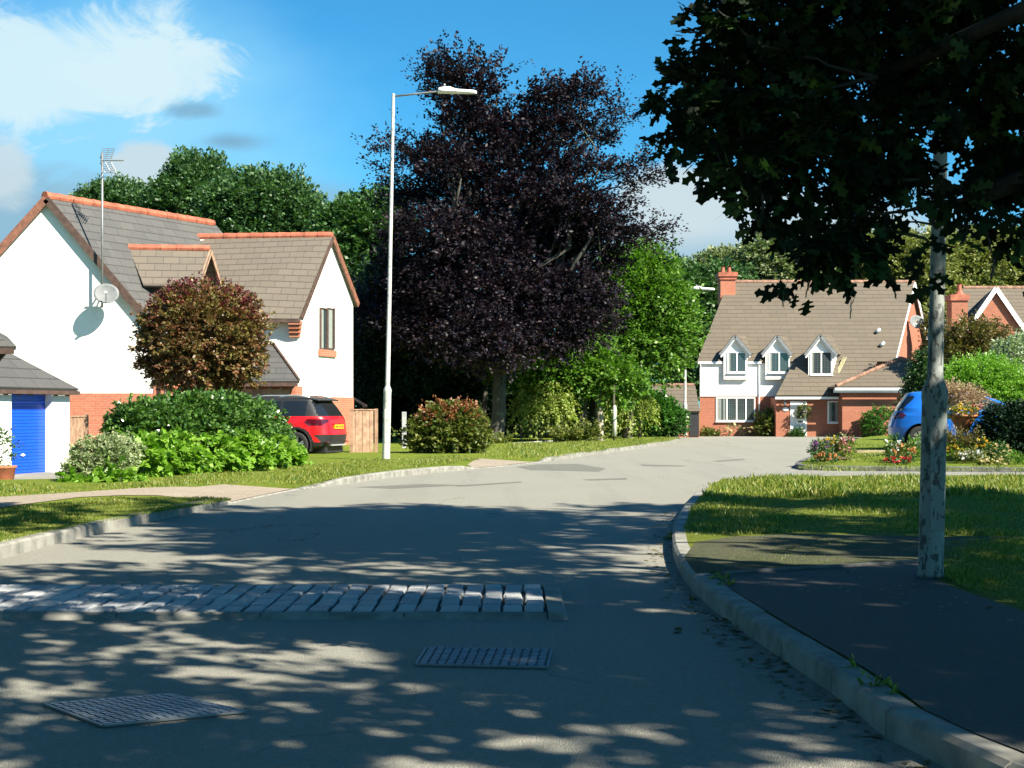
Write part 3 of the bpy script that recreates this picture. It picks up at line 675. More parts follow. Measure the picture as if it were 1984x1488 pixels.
# ================================================================== BUILDINGS
class PL:       # vertical wall plane: point and outward horizontal normal
    def __init__(s, p, n): s.p = Vector(p); s.n = Vector(n).normalized()
    def hit(s, x, y):
        d = Vector(((x-CXP)/F, 1, (HY-y)/F)); o = Vector((0, 0, CH)); t = (s.p-o).dot(s.n)/d.dot(s.n); return o+d*t
    def box(s, mb, x0, x1, y0, y1, d0, d1, mi=0):    # photo-pixel rectangle laid on the wall, from depth d0 to d1 (outwards)
        ym = (y0+y1)/2; a = s.hit(x0, ym); b = s.hit(x1, ym); m = s.hit((x0+x1)/2, ym).y
        z0 = CH+(HY-y1)/F*m; z1 = CH+(HY-y0)/F*m; n = s.n
        q = [a+n*d1, b+n*d1, b+n*d0, a+n*d0]
        return mb.hexa([(p.x, p.y, z0) for p in q]+[(p.x, p.y, z1) for p in q], mi)
def extr(mb, pts, vec, mi=0):
    pts = [Vector(p) for p in pts]; vec = Vector(vec); k = len(pts); b = [p+vec for p in pts]
    fs = [tuple(range(k)), tuple(reversed(range(k, 2*k)))]+[((i+1) % k, i, i+k, (i+1) % k+k) for i in range(k)]
    return mb.add(pts+b, fs, mi)
def roofslab(mb, r0, r1, e1, e0, t=0.12, oe=0.3, o0=0.15, o1=0.15, mi=0):
    r0, r1, e1, e0 = map(Vector, (r0, r1, e1, e0)); a = (r1-r0).normalized()
    d0 = (e0-r0).normalized(); d1 = (e1-r1).normalized()
    p = [r0-a*o0, r1+a*o1, e1+d1*oe+a*o1, e0+d0*oe-a*o0]
    n = (p[1]-p[0]).cross(p[3]-p[0])
    if n.z < 0: p = [p[1], p[0], p[3], p[2]]
    n = (p[1]-p[0]).cross(p[3]-p[0]).normalized()
    return mb.slab([q+n*t for q in p], t, mi, n)
def ridge(mb, a, b, r=0.13, seg=0.45, mi=0):
    a = Vector(a); b = Vector(b); L = (b-a).length; n = max(1, int(L/seg)); d = (b-a)/n
    for i in range(n):
        p = a+d*i; mb.tube([p-d*0.03, p+d*1.0], [r*1.06, r*0.94], 10, mi)
M['leadg'] = plain('lead_lattice', (0.16, 0.17, 0.17), 0.6)
def window(parent, pl, x0, x1, y0, y1, lights=2, fw=2.2, mat='upvc', name='window', sill=True, lead=0, curtains=(), proud=0.05, sillmat=None):
    mb = MB(); lb = MB(); xs = [x0+(x1-x0)*i/lights for i in range(lights+1)] if isinstance(lights, int) else lights
    for i, x in enumerate(xs):
        h = fw*0.5 if 0 < i < len(xs)-1 else 0
        l = x-h if h else (x0 if i == 0 else x1-fw); r = x+h if h else (x0+fw if i == 0 else x1)
        pl.box(mb, l, r, y0, y1, -0.03, proud)
    for i in range(len(xs)-1):
        l = xs[i]+(fw if i == 0 else fw*0.5); r = xs[i+1]-(fw if i == len(xs)-2 else fw*0.5)
        pl.box(mb, l, r, y0, y0+fw*0.8, -0.03, proud-0.004); pl.box(mb, l, r, y1-fw*0.8, y1, -0.03, proud-0.004)
        if lead:
            for k in range(1, lead): pl.box(lb, l+(r-l)*k/lead-0.15, l+(r-l)*k/lead+0.15, y0+fw, y1-fw, 0.0, proud-0.025)
            nr_ = int((y1-y0)/4.2)
            for k in range(1, nr_): yy = y0+(y1-y0)*k/nr_; pl.box(lb, l, r, yy-0.12, yy+0.12, 0.0, proud-0.027)
    o = mb.build(name, M[mat], parent)
    if lead: lb.build('leading', M['leadg'], o)
    gl = MB(); pl.box(gl, x0+0.5, x1-0.5, y0+0.5, y1-0.5, -0.04, proud-0.035); go = gl.build('pane', M['glass'], o)
    if curtains:
        cb = MB()
        for (a, b) in curtains: pl.box(cb, a, b, y0+fw, y1-fw, 0.0, proud-0.031)
        cb.build('curtain', M['curtain'], o)
    if sill:
        sb = MB(); pl.box(sb, x0-1.2, x1+1.2, y1, y1+2.0, -0.03, proud+0.06); sb.build('sill', M[sillmat or mat], o)
    return o

# ---------------- white house on the left
v = V3(3.77, 6.4, 0); A = P(92, 388, 44); E = P(322, 664, 44); W = P(-157, 664, 44); W.z = E.z
zg = -0.4
H = empty('white_house', (A.x, 44, 0), 'white rendered house with grey tile roof and orange ridge tiles left of the lamp', 'house')
mb = MB(); extr(mb, [(W.x, 44, zg), (E.x, 44, zg), tuple(E), tuple(A), tuple(W)], v)
Fc = V3(P(578, 600, 46.3).x, 46.3, 0); Bc = V3(P(684, 600, 50.8).x, 50.8, 0); ze = 4.47; zr = 7.22; zb = CH+212*50.8/F
Rp = V3(P(638, 460, 48.7).x, 48.7, zr); back = V3(-4.6, 0.35, 0)
extr(mb, [(Fc.x, Fc.y, zg), (Bc.x, Bc.y, zg), (Bc.x, Bc.y, zb), tuple(Rp), (Fc.x, Fc.y, ze)], back)
mb.build('wall', M['white'], H)
mb = MB(); zb1 = CH+35*44/F
vn = v.normalized(); on = V3(vn.y, -vn.x, 0)
mb.hexa([(W.x-.02, 43.97, zg), (E.x+.02, 43.97, zg), (E.x+.02+v.x, 43.97+v.y, zg), (W.x+v.x, 43.97+v.y, zg), (W.x-.02, 43.97, zb1), (E.x+.02, 43.97, zb1), (E.x+.02+v.x, 43.97+v.y, zb1), (W.x+v.x, 43.97+v.y, zb1)])
f0 = V3(E.x, 43.97, 0); f1 = f0+v*0.9
mb.hexa([(f0-on*.2).to_tuple()[:2]+(zb1-.1,), (f0+on*.035).to_tuple()[:2]+(zb1-.1,), (f1+on*.035).to_tuple()[:2]+(zb1-.1,), (f1-on*.2).to_tuple()[:2]+(zb1-.1,), (f0-on*.2).to_tuple()[:2]+(E.z-.1,), (f0+on*.035).to_tuple()[:2]+(E.z-.1,), (f1+on*.035).to_tuple()[:2]+(E.z-.1,), (f1-on*.2).to_tuple()[:2]+(E.z-.1,)])
gp_ = PL((0, 44, 0), (0, -1, 0)); gp_.box(mb, 298, 322, 738, 766, -0.1, 0.032)
zb2 = CH+29*47/F
fo = [Fc+V3(-.0, -.03, 0), Bc+V3(.03, .0, 0), Bc+back, Fc+back+V3(0, -.03, 0)]
fo[0] = Fc+V3(.02, -.03, 0)
mb.prism([(p.x, p.y) for p in fo], zg, zb2)
mb.build('brick_base', M['brick'], H)
mb = MB(); roofslab(mb, A, A+v, E+v, E, 0.1, 0.35, 0.12, 0.1); roofslab(mb, A, A+v, W+v, W, 0.1, 0.35, 0.12, 0.1)
mb.build('main_roof', M['slate'], H)
mb = MB(); eL = V3(P(395, 600, 46.3).x, 46.3, ze); eR = V3(Fc.x, 46.3, ze); RL = V3(P(385, 463, 49.2).x, 49.2, zr)
roofslab(mb, RL, Rp, eR, eL, 0.1, 0.32, 0.0, 0.12)
roofslab(mb, RL, Rp, V3(Bc.x, Bc.y, zb), V3(Bc.x-4.6, Bc.y+.3, zb), 0.1, 0.25, 0.0, 0.12)
mb.build('wing_roof', M['tan'], H)
# small dormer
d0 = P(250, 485, 45.6); d1 = P(395, 487, 45.9); d1.z = d0.z
q0 = P(277, 552, 44.75); q1 = P(372, 545, 44.9); q1.z = q0.z
k1 = P(422, 560, 47.0); k0 = d0+V3(.3, .4, -.1)
mb = MB(); roofslab(mb, d0, d1, q1, q0, 0.08, 0.1, 0.0, 0.25); roofslab(mb, d0, d1, V3(k1.x, k1.y, q0.z), V3(d0.x+.9, 46.9, q0.z), 0.08, 0.1, 0.0, 0.25)
dr = mb.build('dormer', M['tan'], H)
mb = MB(); mb.add([(d1.x-.1, d1.y, d1.z-.05), (q1.x-.1, q1.y, q1.z), (k1.x-.3, k1.y, q0.z), (q1.x-.1, q1.y, q1.z-.7), (k1.x-.3, k1.y, q0.z-.7), (q0.x, q0.y+.3, q0.z), (q0.x, q0.y+.3, q0.z-.6)], [(0, 1, 2), (1, 3, 4, 2), (5, 6, 3, 1)])
mb.build('dormer_cheek', M['fascia'], dr)
mb = MB(); mb.beam(d1+V3(.22, 0, .0), q1+V3(.22, 0, -.05), 0.05, 0.16); mb.beam(d1+V3(.22, 0, 0), V3(k1.x+.2, k1.y, q0.z-.05), 0.05, 0.16); mb.build('bargeboard', M['wood'], dr)
mb = MB(); up = V3(0, 0, .12)
ridge(mb, A+up-vn*.1, A+v+up, 0.14); mb.build('ridge_tiles', M['ridge'], H); mb = MB(); ridge(mb, RL+up*.8, Rp+up*.8+V3(.12, 0, 0), 0.14); mb.build('ridge_tiles', M['ridge'], H); mb = MB(); ridge(mb, d0+up*.7, d1+up*.7+V3(.2, 0, 0), 0.12)
mb.build('ridge_tiles', M['ridge'], dr)
mb = MB(); nf = V3(0, -.14, 0)
mb.beam(A+nf+V3(0, 0, .02), W+nf+V3(-.25, 0, -.25), 0.06, 0.24); mb.build('bargeboard', M['barge'], H); mb = MB()
mb.beam(Rp+V3(.14, .03, .02), V3(Bc.x+.18, Bc.y+.15, zb-.1), 0.05, 0.2)
mb.build('bargeboard', M['barge'], H)
mb = MB(); mb.beam(A+nf+V3(0, 0, .02), E+nf+V3(.25, 0, -.28), 0.06, 0.22); mb.build('dark_bargeboard', M['fascia'], H); mb = MB(); mb.beam(Rp+V3(.14, -.03, .02), eR+V3(.14, -.2, -.18), 0.05, 0.14); mb.build('dark_bargeboard', M['fascia'], H); mb = MB()
mb.beam(eL+V3(0, -.3, -.24), eR+V3(.1, -.3, -.24), 0.06, 0.1); mb.build('gutter', M['fascia'], H); mb = MB(); mb.beam(E+on*.36+V3(0, 0, -.33), E+v*.7+on*.36+V3(0, 0, -.33), 0.08, 0.1)
mb.build('gutter', M['fascia'], H)
mb = MB()      # rafter feet under the wing eaves
for i in range(9): x = eL.x+(eR.x-eL.x)*(i+.5)/9; mb = MB(); mb.beam((x, 46.3, ze-.12), (x, 46.02, ze-.28), 0.06, 0.09); mb.build('rafter_foot', M['fascia'], H)
mb = MB(); c = V3(Fc.x, 46.3, ze)     # stepped brick corbel at the wing corner
for i, (zz, dd) in enumerate(((-.75, .10), (-.62, .17), (-.49, .24), (-.36, .31))): mb.box(c.x-.28, c.x+.03+dd*.3, c.y-dd, c.y+.1, c.z+zz, c.z+zz+.125)
mb.build('corbel', M['brick'], H)
gn = (Bc-Fc).normalized(); gpl = PL(Fc, (gn.y, -gn.x, 0))
window(H, gpl, 618, 647, 597, 677, [618, 632.5, 647], 2.4, 'fascia', curtains=((621, 626), (636, 643)), sill=False)
mb = MB(); gpl.box(mb, 616, 649, 678, 691, -.02, 0.07); mb.build('window_sill', M['brick'], H)
# porch
pr = MB(); pa = P(437, 672, 46.2); pb = P(527, 672, 46.2); pb.z = pa.z; pe1 = P(577, 741, 44.4); pe0 = V3(pe1.x-2.1, pe1.y, pe1.z)
roofslab(pr, pa, pb, pe1, pe0, 0.08, 0.05, 0.0, 0.0); po = pr.build('porch', M['slate'], H)
mb = MB(); mb.beam(pb+V3(.03, 0, .06), pe1+V3(.03, 0, .04), 0.07, 0.16); mb.beam(pe0+V3(0, -.03, -.06), pe1+V3(0, -.03, -.06), 0.06, 0.12)
for i in range(6): x = pe0.x+(pe1.x-pe0.x)*(i+.5)/6; mb.beam((x, pe1.y+.5, pe1.z-.05), (x, pe1.y-.02, pe1.z-.16), 0.06, 0.07)
mb.build('porch_timber', M['fascia'], po)
mb = MB(); mb.box(pe0.x+.1, pe1.x-.12, 44.7, 46.25, zg, pe1.z-.1); mb.build('porch_wall', M['brick'], po)
mb = MB(); mb.box(pe0.x+.3, pe1.x-.3, 44.66, 44.69, 1.6, pe1.z-.2); mb.build('porch_panel', M['wood'], po)
mb = MB(); mb.tube([P(320, 690, 43.75), P(320, 905, 43.75)], 0.045, 8); mb.build('downpipe', M['fascia'], H, smooth=True)
mb = MB(); gp_.box(mb, 365, 398, 775, 786, -.1, .06); gp_.box(mb, 365, 398, 786, 900, -.1, .05)
# tree-side lean store beside the right wall
mb = MB(); mb.slab([P(687, 770, 52), P(712, 785, 51), P(712, 787, 52.5), P(687, 772, 53.5)], 0.08); mb.build('lean_to_roof', M['fascia'], H)

# ---------------- aerial and dish on the gable
t = empty('television_aerial', P(198, 600, 43.7), 'tall grey pole carrying a slatted television aerial fixed to the white gable', 'aerial')
mb = MB(); mb.tube([P(198, 596, 43.6), P(198, 296, 43.6)], 0.035, 8); mb.build('pole', M['galv'], t, smooth=True)
mb = MB(); mb.beam(P(198, 560, 43.6), P(198, 560, 44), 0.04, 0.04); mb.build('bracket', M['galv'], t); mb = MB(); mb.beam(P(198, 590, 43.6), P(198, 590, 44), 0.04, 0.04); mb.build('bracket', M['galv'], t); mb = MB(); mb.beam(P(186, 560, 43.6), P(211, 560, 43.6), 0.04, 0.03); mb.build('bracket', M['galv'], t)
mb = MB(); mb.tube([P(195, 311, 43.6), P(240, 311, 43.4)], 0.02, 6)
for x in (213, 218, 223, 228, 233, 238): mb.tube([P(x, 311, 43.2), P(x, 311, 43.7)], 0.012, 5)
mb.build('boom', M['galv'], t)
mb = MB()
for s in (1, -1):
    a0 = P(194, 311-4*s, 43.7); a1 = P(200 if s > 0 else 204, 288 if s > 0 else 335, 43.7); wv = P(222, 288, 43.7)-P(200, 288, 43.7)
    for i in range(6): p = a0.lerp(a1, i/5); mb.tube([p, p+wv], 0.009, 5)
    for k in (0, .5, 1): mb.tube([a0+wv*k, a1+wv*k], 0.011, 5)
mb.build('reflector', M['galv'], t)
def dish(loc, r, aim, wall, label, mat='dish', tilt=0):
    loc = Vector(loc); t = empty('satellite_dish', loc, label, 'satellite dish'); aim = Vector(aim).normalized()
    u = aim.cross(V3(0, 0, 1)).normalized(); w_ = u.cross(aim)
    mb = MB(); vs = [loc]; fs = []; K = 28
    for i in range(1, 6):
        for j in range(K):
            a = 2*math.pi*j/K; rr = r*i/5; vs.append(loc+(u*math.cos(a)*rr*1.06+w_*math.sin(a)*rr*0.92)+aim*(0.16*r*(i/5)**2))
    for j in range(K): fs.append((0, 1+j, 1+(j+1) % K))
    for i in range(4):
        for j in range(K): fs.append((1+i*K+j, 1+(i+1)*K+j, 1+(i+1)*K+(j+1) % K, 1+i*K+(j+1) % K))
    mb.add(vs, fs); o = mb.build('reflector', M[mat], t, smooth=True); sd = o.modifiers.new('s', 'SOLIDIFY'); sd.thickness = 0.012
    mb = MB(); f = loc+aim*r*1.25-w_*r*0.35; mb.tube([loc-w_*r*.85+aim*.05, f], 0.014, 6); mb.build('arm', M['galv'], t)
    mb = MB(); mb.tube([f-aim*.0, f-aim*.14], [0.045, 0.03], 8); mb.build('receiver', M['concrete'], t)
    mb = MB(); mb.tube([loc-aim*.03, Vector(wall)], 0.025, 6); mb.build('bracket', M['galv'], t)
dish(P(206, 570, 43.45), 0.36, (0.25, -1, 0.35), P(198, 570, 44), 'grey oval satellite dish on the white gable at the foot of the aerial pole')

# ---------------- garage with blue door
g0 = G(20, 934, -.148); g1 = G(103, 928, -.148); gd = (g1-g0).normalized(); gn2 = V3(gd.y, -gd.x, 0)
glp = PL(g0, gn2)
cR = glp.hit(135, 850); cR.z = 0; cL = cR-gd*4.2; bk = -gn2*5.0
zeG = CH+48*cR.y/F
t = empty('garage', (cR.x, cR.y, -.15), 'small white garage with a plain blue up-and-over door and grey hipped roof', 'garage')
mb = MB(); gl_ = glp.hit(20, 850); gr_ = glp.hit(103, 850); ztop = CH+35*g0.y/F
rec = -gn2*0.18
def wallseg(mb, a, b, z0, z1, th=0.2): 
    n = gn2; q_ = [a, b, b-n*th, a-n*th]; mb.hexa([(p.x, p.y, z0) for p in q_]+[(p.x, p.y, z1) for p in q_])
wallseg(mb, cL, gl_, -.3, zeG); wallseg(mb, gr_, cR, -.3, zeG); wallseg(mb, gl_, gr_, ztop, zeG)
q_ = [cR-gn2*.2, cR+bk, cL+bk, cL-gn2*.2]
q2 = [cR-gn2*.2-gd*.2, cR+bk+gn2*.2-gd*.2, cL+bk+gn2*.2+gd*.2, cL-gn2*.2+gd*.2]
for i in range(3):
    a, b, c_, d_ = q_[i], q_[i+1], q2[i+1], q2[i]
    mb.hexa([(p.x, p.y, -.3) for p in (a, b, c_, d_)]+[(p.x, p.y, zeG) for p in (a, b, c_, d_)])
mb.build('wall', M['white'], t)
mb = MB(); nrib = 26
for i in range(nrib):
    z0 = -.13+(ztop+.13)*i/nrib; z1 = -.13+(ztop+.13)*(i+1)/nrib; a, b = gl_+rec, gr_+rec
    q_ = [a+gn2*.012, b+gn2*.012, b-gn2*.03, a-gn2*.03]; mb.hexa([(p.x, p.y, z0+.006) for p in q_]+[(p.x, p.y, z1-.004) for p in q_])
q_ = [gl_+rec, gr_+rec, gr_+rec-gn2*.03, gl_+rec-gn2*.03]; mb.hexa([(p.x, p.y, -.14) for p in q_]+[(p.x, p.y, ztop+.02) for p in q_])
dd = mb.build('door', M['blue'], t, bevel=0.004)
mb = MB(); hp = glp.hit(56, 882)+rec+gn2*.03; mb.ball(hp, .035, 6); mb.tube([hp-gd*.06, hp+gd*.06], .014, 6); mb.build('handle', M['upvc'], dd)
mb = MB(); wallseg(mb, gr_-gd*.045+rec*.0, gr_-gd*.002, -.15, ztop-.01, .17); mb.build('door_jamb', M['upvc'], t); mb = MB(); wallseg(mb, gl_+gd*.002, gl_+gd*.04, -.15, ztop-.01, .17); mb.build('door_jamb', M['upvc'], t)
mb = MB(); ov = .14; o1 = cR+gd*ov+gn2*ov; o2 = cR+bk+gd*ov-gn2*ov; o3 = cL+bk-gd*ov-gn2*ov; o4 = cL-gd*ov+gn2*ov
zo = zeG-.05; ce = [V3(p.x, p.y, zo) for p in (o1, o2, o3, o4)]; mid = (o1+o2+o3+o4)/4; hgt = 1.55
ra = mid+gn2*.7; rb = mid-gn2*.7; ra = V3(ra.x, ra.y, zo+hgt); rb = V3(rb.x, rb.y, zo+hgt)
for pts in ([ce[3], ce[0], ra], [ce[0], ce[1], rb, ra], [ce[1], ce[2], rb], [ce[2], ce[3], ra, rb]): mb.slab(pts, .07, 0, None)
mb.build('roof', M['slate'], t)
mb = MB()
for a, b in ((ce[3], ce[0]), (ce[0], ce[1])): mb.beam(a+V3(0, 0, -.09), b+V3(0, 0, -.09), .07, .08)
for i in range(11): p = ce[3].lerp(ce[0], (i+.3)/11)-gn2*.05; mb.beam(p+V3(0, 0, -.12), p-gn2*.28+V3(0, 0, -.06), .05, .09)
mb.build('eaves', M['fascia'], t)
# upper corner of the neighbouring roof at the picture's left edge
t = empty('neighbour_porch', (-9.4, 26, -.1), 'grey tiled roof corner on dark brackets cut by the left edge of the view', 'porch')
mb = MB(); e1 = P(32, 671, 26); mb.slab([e1, V3(e1.x-.6, e1.y+1.2, e1.z+.25), V3(e1.x-1.8, e1.y+.6, e1.z+.95), V3(e1.x-2.6, e1.y-.4, e1.z+.0)], .08, 0, V3(.3, -.4, .8).normalized()); mb.build('roof', M['slate'], t)
mb = MB(); mb.beam(e1+V3(-.05, 0, -.09), e1+V3(-2.4, -.3, -.09), .08, .1); mb.build('eaves', M['fascia'], t); mb = MB(); mb.beam(e1+V3(-.25, .1, -.1), e1+V3(-.6, .1, -.5), .07, .08); mb.build('bracket', M['fascia'], t); mb = MB(); mb.box(e1.x-.75, e1.x-.5, e1.y, e1.y+.2, -.2, e1.z-.1); mb.build('post', M['fascia'], t)

def board_fence(name, a, b, h, label, z0=0.0, mat='wood', bw=0.11, posts=2):
    a = Vector(a); b = Vector(b); t = empty(name, (a.x, a.y, z0), label, 'fence'); d = (b-a); L = d.length; d.normalize(); n = V3(d.y, -d.x, 0); k = int(L/bw)
    mb = MB()
    for i in range(k):
        p = a+d*(i*bw+.004); q_ = a+d*((i+1)*bw-.004); o = n*(0.012*(i % 2)); hh = h+random.uniform(-.012, .012)
        f = [p+o, q_+o, q_+o-n*.02, p+o-n*.02]; mb.hexa([(x.x, x.y, z0) for x in f]+[(x.x, x.y, z0+hh) for x in f])
    mb.build('boards', M[mat], t)
    mb = MB(); mb.beam((a.x, a.y, z0+h+.02), (b.x, b.y, z0+h+.02), .06, .03); mb.build('capping', M[mat], t)
    for i in range(posts):
        p = a.lerp(b, i/(posts-1) if posts > 1 else 0); mb = MB(); mb.box(p.x-.045, p.x+.045, p.y-.045, p.y+.045, z0-.1, z0+h+.05); mb.build('post', M[mat], t)
    return t
pa = P(132, 850, 33); pb = P(167, 850, 34.2); board_fence('timber_gate', (pa.x, pa.y, 0), (pb.x, pb.y, 0), CH+(HY-808)*33.5/F+.15, 'narrow upright-board timber gate between blue-door garage and brick wall', -.15)
pa = P(681, 850, 41.0); pb = P(729, 850, 41.3); board_fence('timber_fence', (pa.x, pa.y, 0), (pb.x, pb.y, 0), CH+(HY-795)*39.5/F-.03, 'reddish upright-board fence panel between the red car and the lamp post', 0.03)

# ---------------- far brick house
D0 = 74.6
Hh = empty('brick_house', (15, D0, 0), 'red brick house with white upper front and three gabled dormers in its brown roof', 'house')
sh = V3(math.tan(R(27)), 1, 0)
def hw(x, y, D): return P(x, y, D)
xl = P(1356, 0, D0).x; xr_ = P(1727, 0, D0).x; zeh = 3.93; zrh = 8.39; xm = P(1505, 0, D0).x
mb = MB(); gw = [(xr_, D0, -.3), (xr_+8.9*sh.x, D0+8.9, -.3), (xr_+8.9*sh.x, D0+8.9, zeh), (xr_+4.46*sh.x, D0+4.46, zrh-.05), (xr_, D0, zeh)]
extr(mb, gw, (xl-xr_, 0, 0)); 
xp = P(1503, 0, 73).x; xp2 = P(1640, 0, 73).x
mb.box(xp, xp2, 72.95, D0+.1, -.3, 2.0)
mb.build('wall', M['brickfar'], Hh)
mb = MB(); fp = PL((0, D0, 0), (0, -1, 0)); fp.box(mb, 1356, 1470, 702, 768, -.05, .05)
fp.box(mb, 1470, 1545, 702, 768, -.05, .02); mb.build('render_front', M['white'], Hh)
# roof
mb = MB(); r0 = V3(xl+4.46*sh.x, D0+4.46, zrh); r1 = V3(xr_+4.46*sh.x, D0+4.46, zrh)
roofslab(mb, r0, r1, V3(xr_, D0, zeh), V3(xl, D0, zeh), .12, .15, .12, .2)
roofslab(mb, r0, r1, V3(xr_+8.9*sh.x, D0+8.9, zeh), V3(xl+8.9*sh.x, D0+8.9, zeh), .12, .25, .12, .2)
cs0 = V3(P(1538, 0, D0).x, D0-.1, zeh-.1); cs1 = V3(P(1700, 0, D0).x, D0-.1, zeh-.1); ce0 = V3(P(1503, 0, 72.7).x, 72.63, 1.98); ce1 = V3(P(1665, 0, 72.7).x, 72.63, 1.98)
mb.slab([cs1+V3(0, 0, .14), cs0+V3(0, 0, .14), ce0+V3(0, 0, .14), ce1+V3(0, 0, .14)], .12, 0)
ro = mb.build('roof', M['roof2'], Hh)
mb = MB(); ridge(mb, r0+V3(-.1, 0, .1), r1+V3(.2, 0, .1), .12); mb.build('ridge_tiles', M['ridgeb'], Hh)
mb = MB(); e_ = V3(.22, -.02, 0)
mb.beam(r1+e_+V3(0, 0, -.02), V3(xr_, D0, zeh)+e_+V3(-.1, -.12, -.2), .05, .26); mb.beam(r1+e_, V3(xr_+8.9*sh.x, D0+8.9, zeh)+e_+V3(.1, .1, -.1), .05, .28); mb.build('bargeboard', M['upvc'], Hh); mb = MB()
mb.beam(V3(xl-.12, D0-.13, zeh-.08), V3(P(1402, 0, D0).x, D0-.13, zeh-.08), .1, .12); mb.build('gutter', M['upvc'], Hh); mb = MB(); mb.beam(V3(P(1440, 0, D0).x, D0-.13, zeh-.08), V3(P(1474, 0, D0).x, D0-.13, zeh-.08), .1, .12); mb.build('gutter', M['upvc'], Hh); mb = MB()
mb.beam(ce0+V3(-.05, -.06, 0), ce1+V3(-1.1, -.06, 0), .1, .12)
mb.build('gutter', M['upvc'], Hh)
mb = MB()
for x, D_, y0, y1 in ((1471, D0-.1, 704, 843), (1357, D0-.12, 702, 712)): mb = MB(); mb.tube([P(x, y0, D_), P(x, y1, D_)], .035, 8); mb.build('downpipe', M['upvc'], Hh, smooth=True)
# dormers
def dormer(cx, apx_y, ex0, ex1, ey, wx0, wx1, wy0, wy1, D, by):
    pl = PL((0, D, 0), (0, -1, 0)); ap = pl.hit(cx, apx_y); l = pl.hit(ex0, ey); r = pl.hit(ex1, ey); r.z = l.z
    def back(p): tt = (p.z-zeh)-(D-D0); return V3(p.x+tt*sh.x, D+max(.05, tt), p.z)
    b0 = pl.hit(wx0-5, by); b1 = pl.hit(wx1+5, by)
    mb = MB(); apk = ap-V3(0, 0, .12)
    xl_, xr2 = l.x+.22, r.x-.22
    f = [(xl_, D, b0.z), (xr2, D, b0.z), (xr2, D, l.z+.1), (apk.x, D, apk.z), (xl_, D, l.z+.1)]
    dep = max(1.2, (l.z-zeh)+1.0)
    extr(mb, [(a, b, c) for a, b, c in f], (dep*sh.x, dep, 0)); o = mb.build('dormer', M['white'], Hh)
    mb = MB(); bp = back(ap)+V3(.25*sh.x, .25, 0); bl = back(l)+V3(0, .3, 0); br = back(r)+V3(0, .3, 0)
    f_ = V3(0, -.16, 0)
    mb.slab([ap+f_, l+f_, bl, bp], .07, 0, None); mb.slab([r+f_, ap+f_, bp, br], .07, 0, None)
    mb.build('dormer_roof', M['roof2'], o)
    mb = MB(); g_ = V3(0, -.2, -.05); mb.beam(ap+g_, l+g_, .05, .15); mb.beam(ap+g_, r+g_, .05, .15); mb.build('bargeboard', M['galv'], o)
    mb = MB(); g_ = V3(0, -.1, -.16); mb.beam(ap+g_, l+g_+V3(.05, 0, 0), .16, .08); mb.beam(ap+g_, r+g_+V3(-.05, 0, 0), .16, .08); mb.build('bargeboard_lining', M['upvc'], o)
    mb = MB(); vd = (br-bp); mb.beam(bp+V3(.0, -.1, .03), br+V3(.15, -.2, .06), .1, .04); mb.build('valley', M['black'], o)
    window(o, pl, wx0, wx1, wy0, wy1, 2, 2.4, curtains=((wx0+2.6, wx0+6),), lead=3)
    return o
dormer(1423, 650, 1394, 1454, 686, 1409, 1446, 682, 722, D0-.26, 735)
dormer(1504, 650, 1475, 1533, 686, 1489, 1530, 682, 722, D0-.26, 735)
dormer(1588, 649, 1558, 1620, 687, 1570, 1612, 681, 726, 73.7, 729)
mb = MB(); mb.beam(P(1637, 692, 74.3), P(1619, 730, 73.8), .22, .04); mb.beam(P(1564, 731, 73.7), P(1618, 731, 73.7), .05, .2); mb.build('dormer_flashing', M['stain'], ro)
mb = MB(); fl = PL((0, 73.4, 0), (0, -1, 0))
def roofpt(x, y):   # point on the front roof plane
    dx, dz = (x-CXP)/F, (HY-y)/F; D = (zeh-D0-CH)/(dz-1.0); return V3(dx*D, D, CH+dz*D+.16)
for x, y in ((1700, 650), (1708, 676)):
    mb = MB(); p = roofpt(x, y); mb.tube([p+V3(-.1, -.1, 0), p+V3(.06, -.1, .12), p+V3(.12, .1, .16)], .1, 8); mb.build('roof_vent', M['leadf'], Hh, smooth=True)
# chimney
mb = MB(); cx0 = P(1396, 0, 78.2); cx1 = P(1425, 0, 78.2); mb.box(cx0.x, cx1.x, 78.2, 79.3, 7.2, 8.75); ch = mb.build('chimney', M['brick'], Hh)
mb = MB(); mb.box(cx0.x-.06, cx1.x+.06, 78.14, 79.36, 8.55, 8.72); mb.box(cx0.x-.12, cx1.x+.12, 78.08, 79.42, 8.72, 8.95)
for x in (cx0.x+.2, cx0.x+.55): mb.lathe((x, 78.7, 8.95), [(.13, 0), (.12, .1), (.09, .3), (.11, .34)], 12)
mb.build('chimney_pot', M['ridge'], ch)
mb = MB(); mb.slab([roofpt(1400, 573), roofpt(1422, 573), roofpt(1432, 552), roofpt(1425, 552)], .03); mb.build('flashing', M['leadf'], ch)
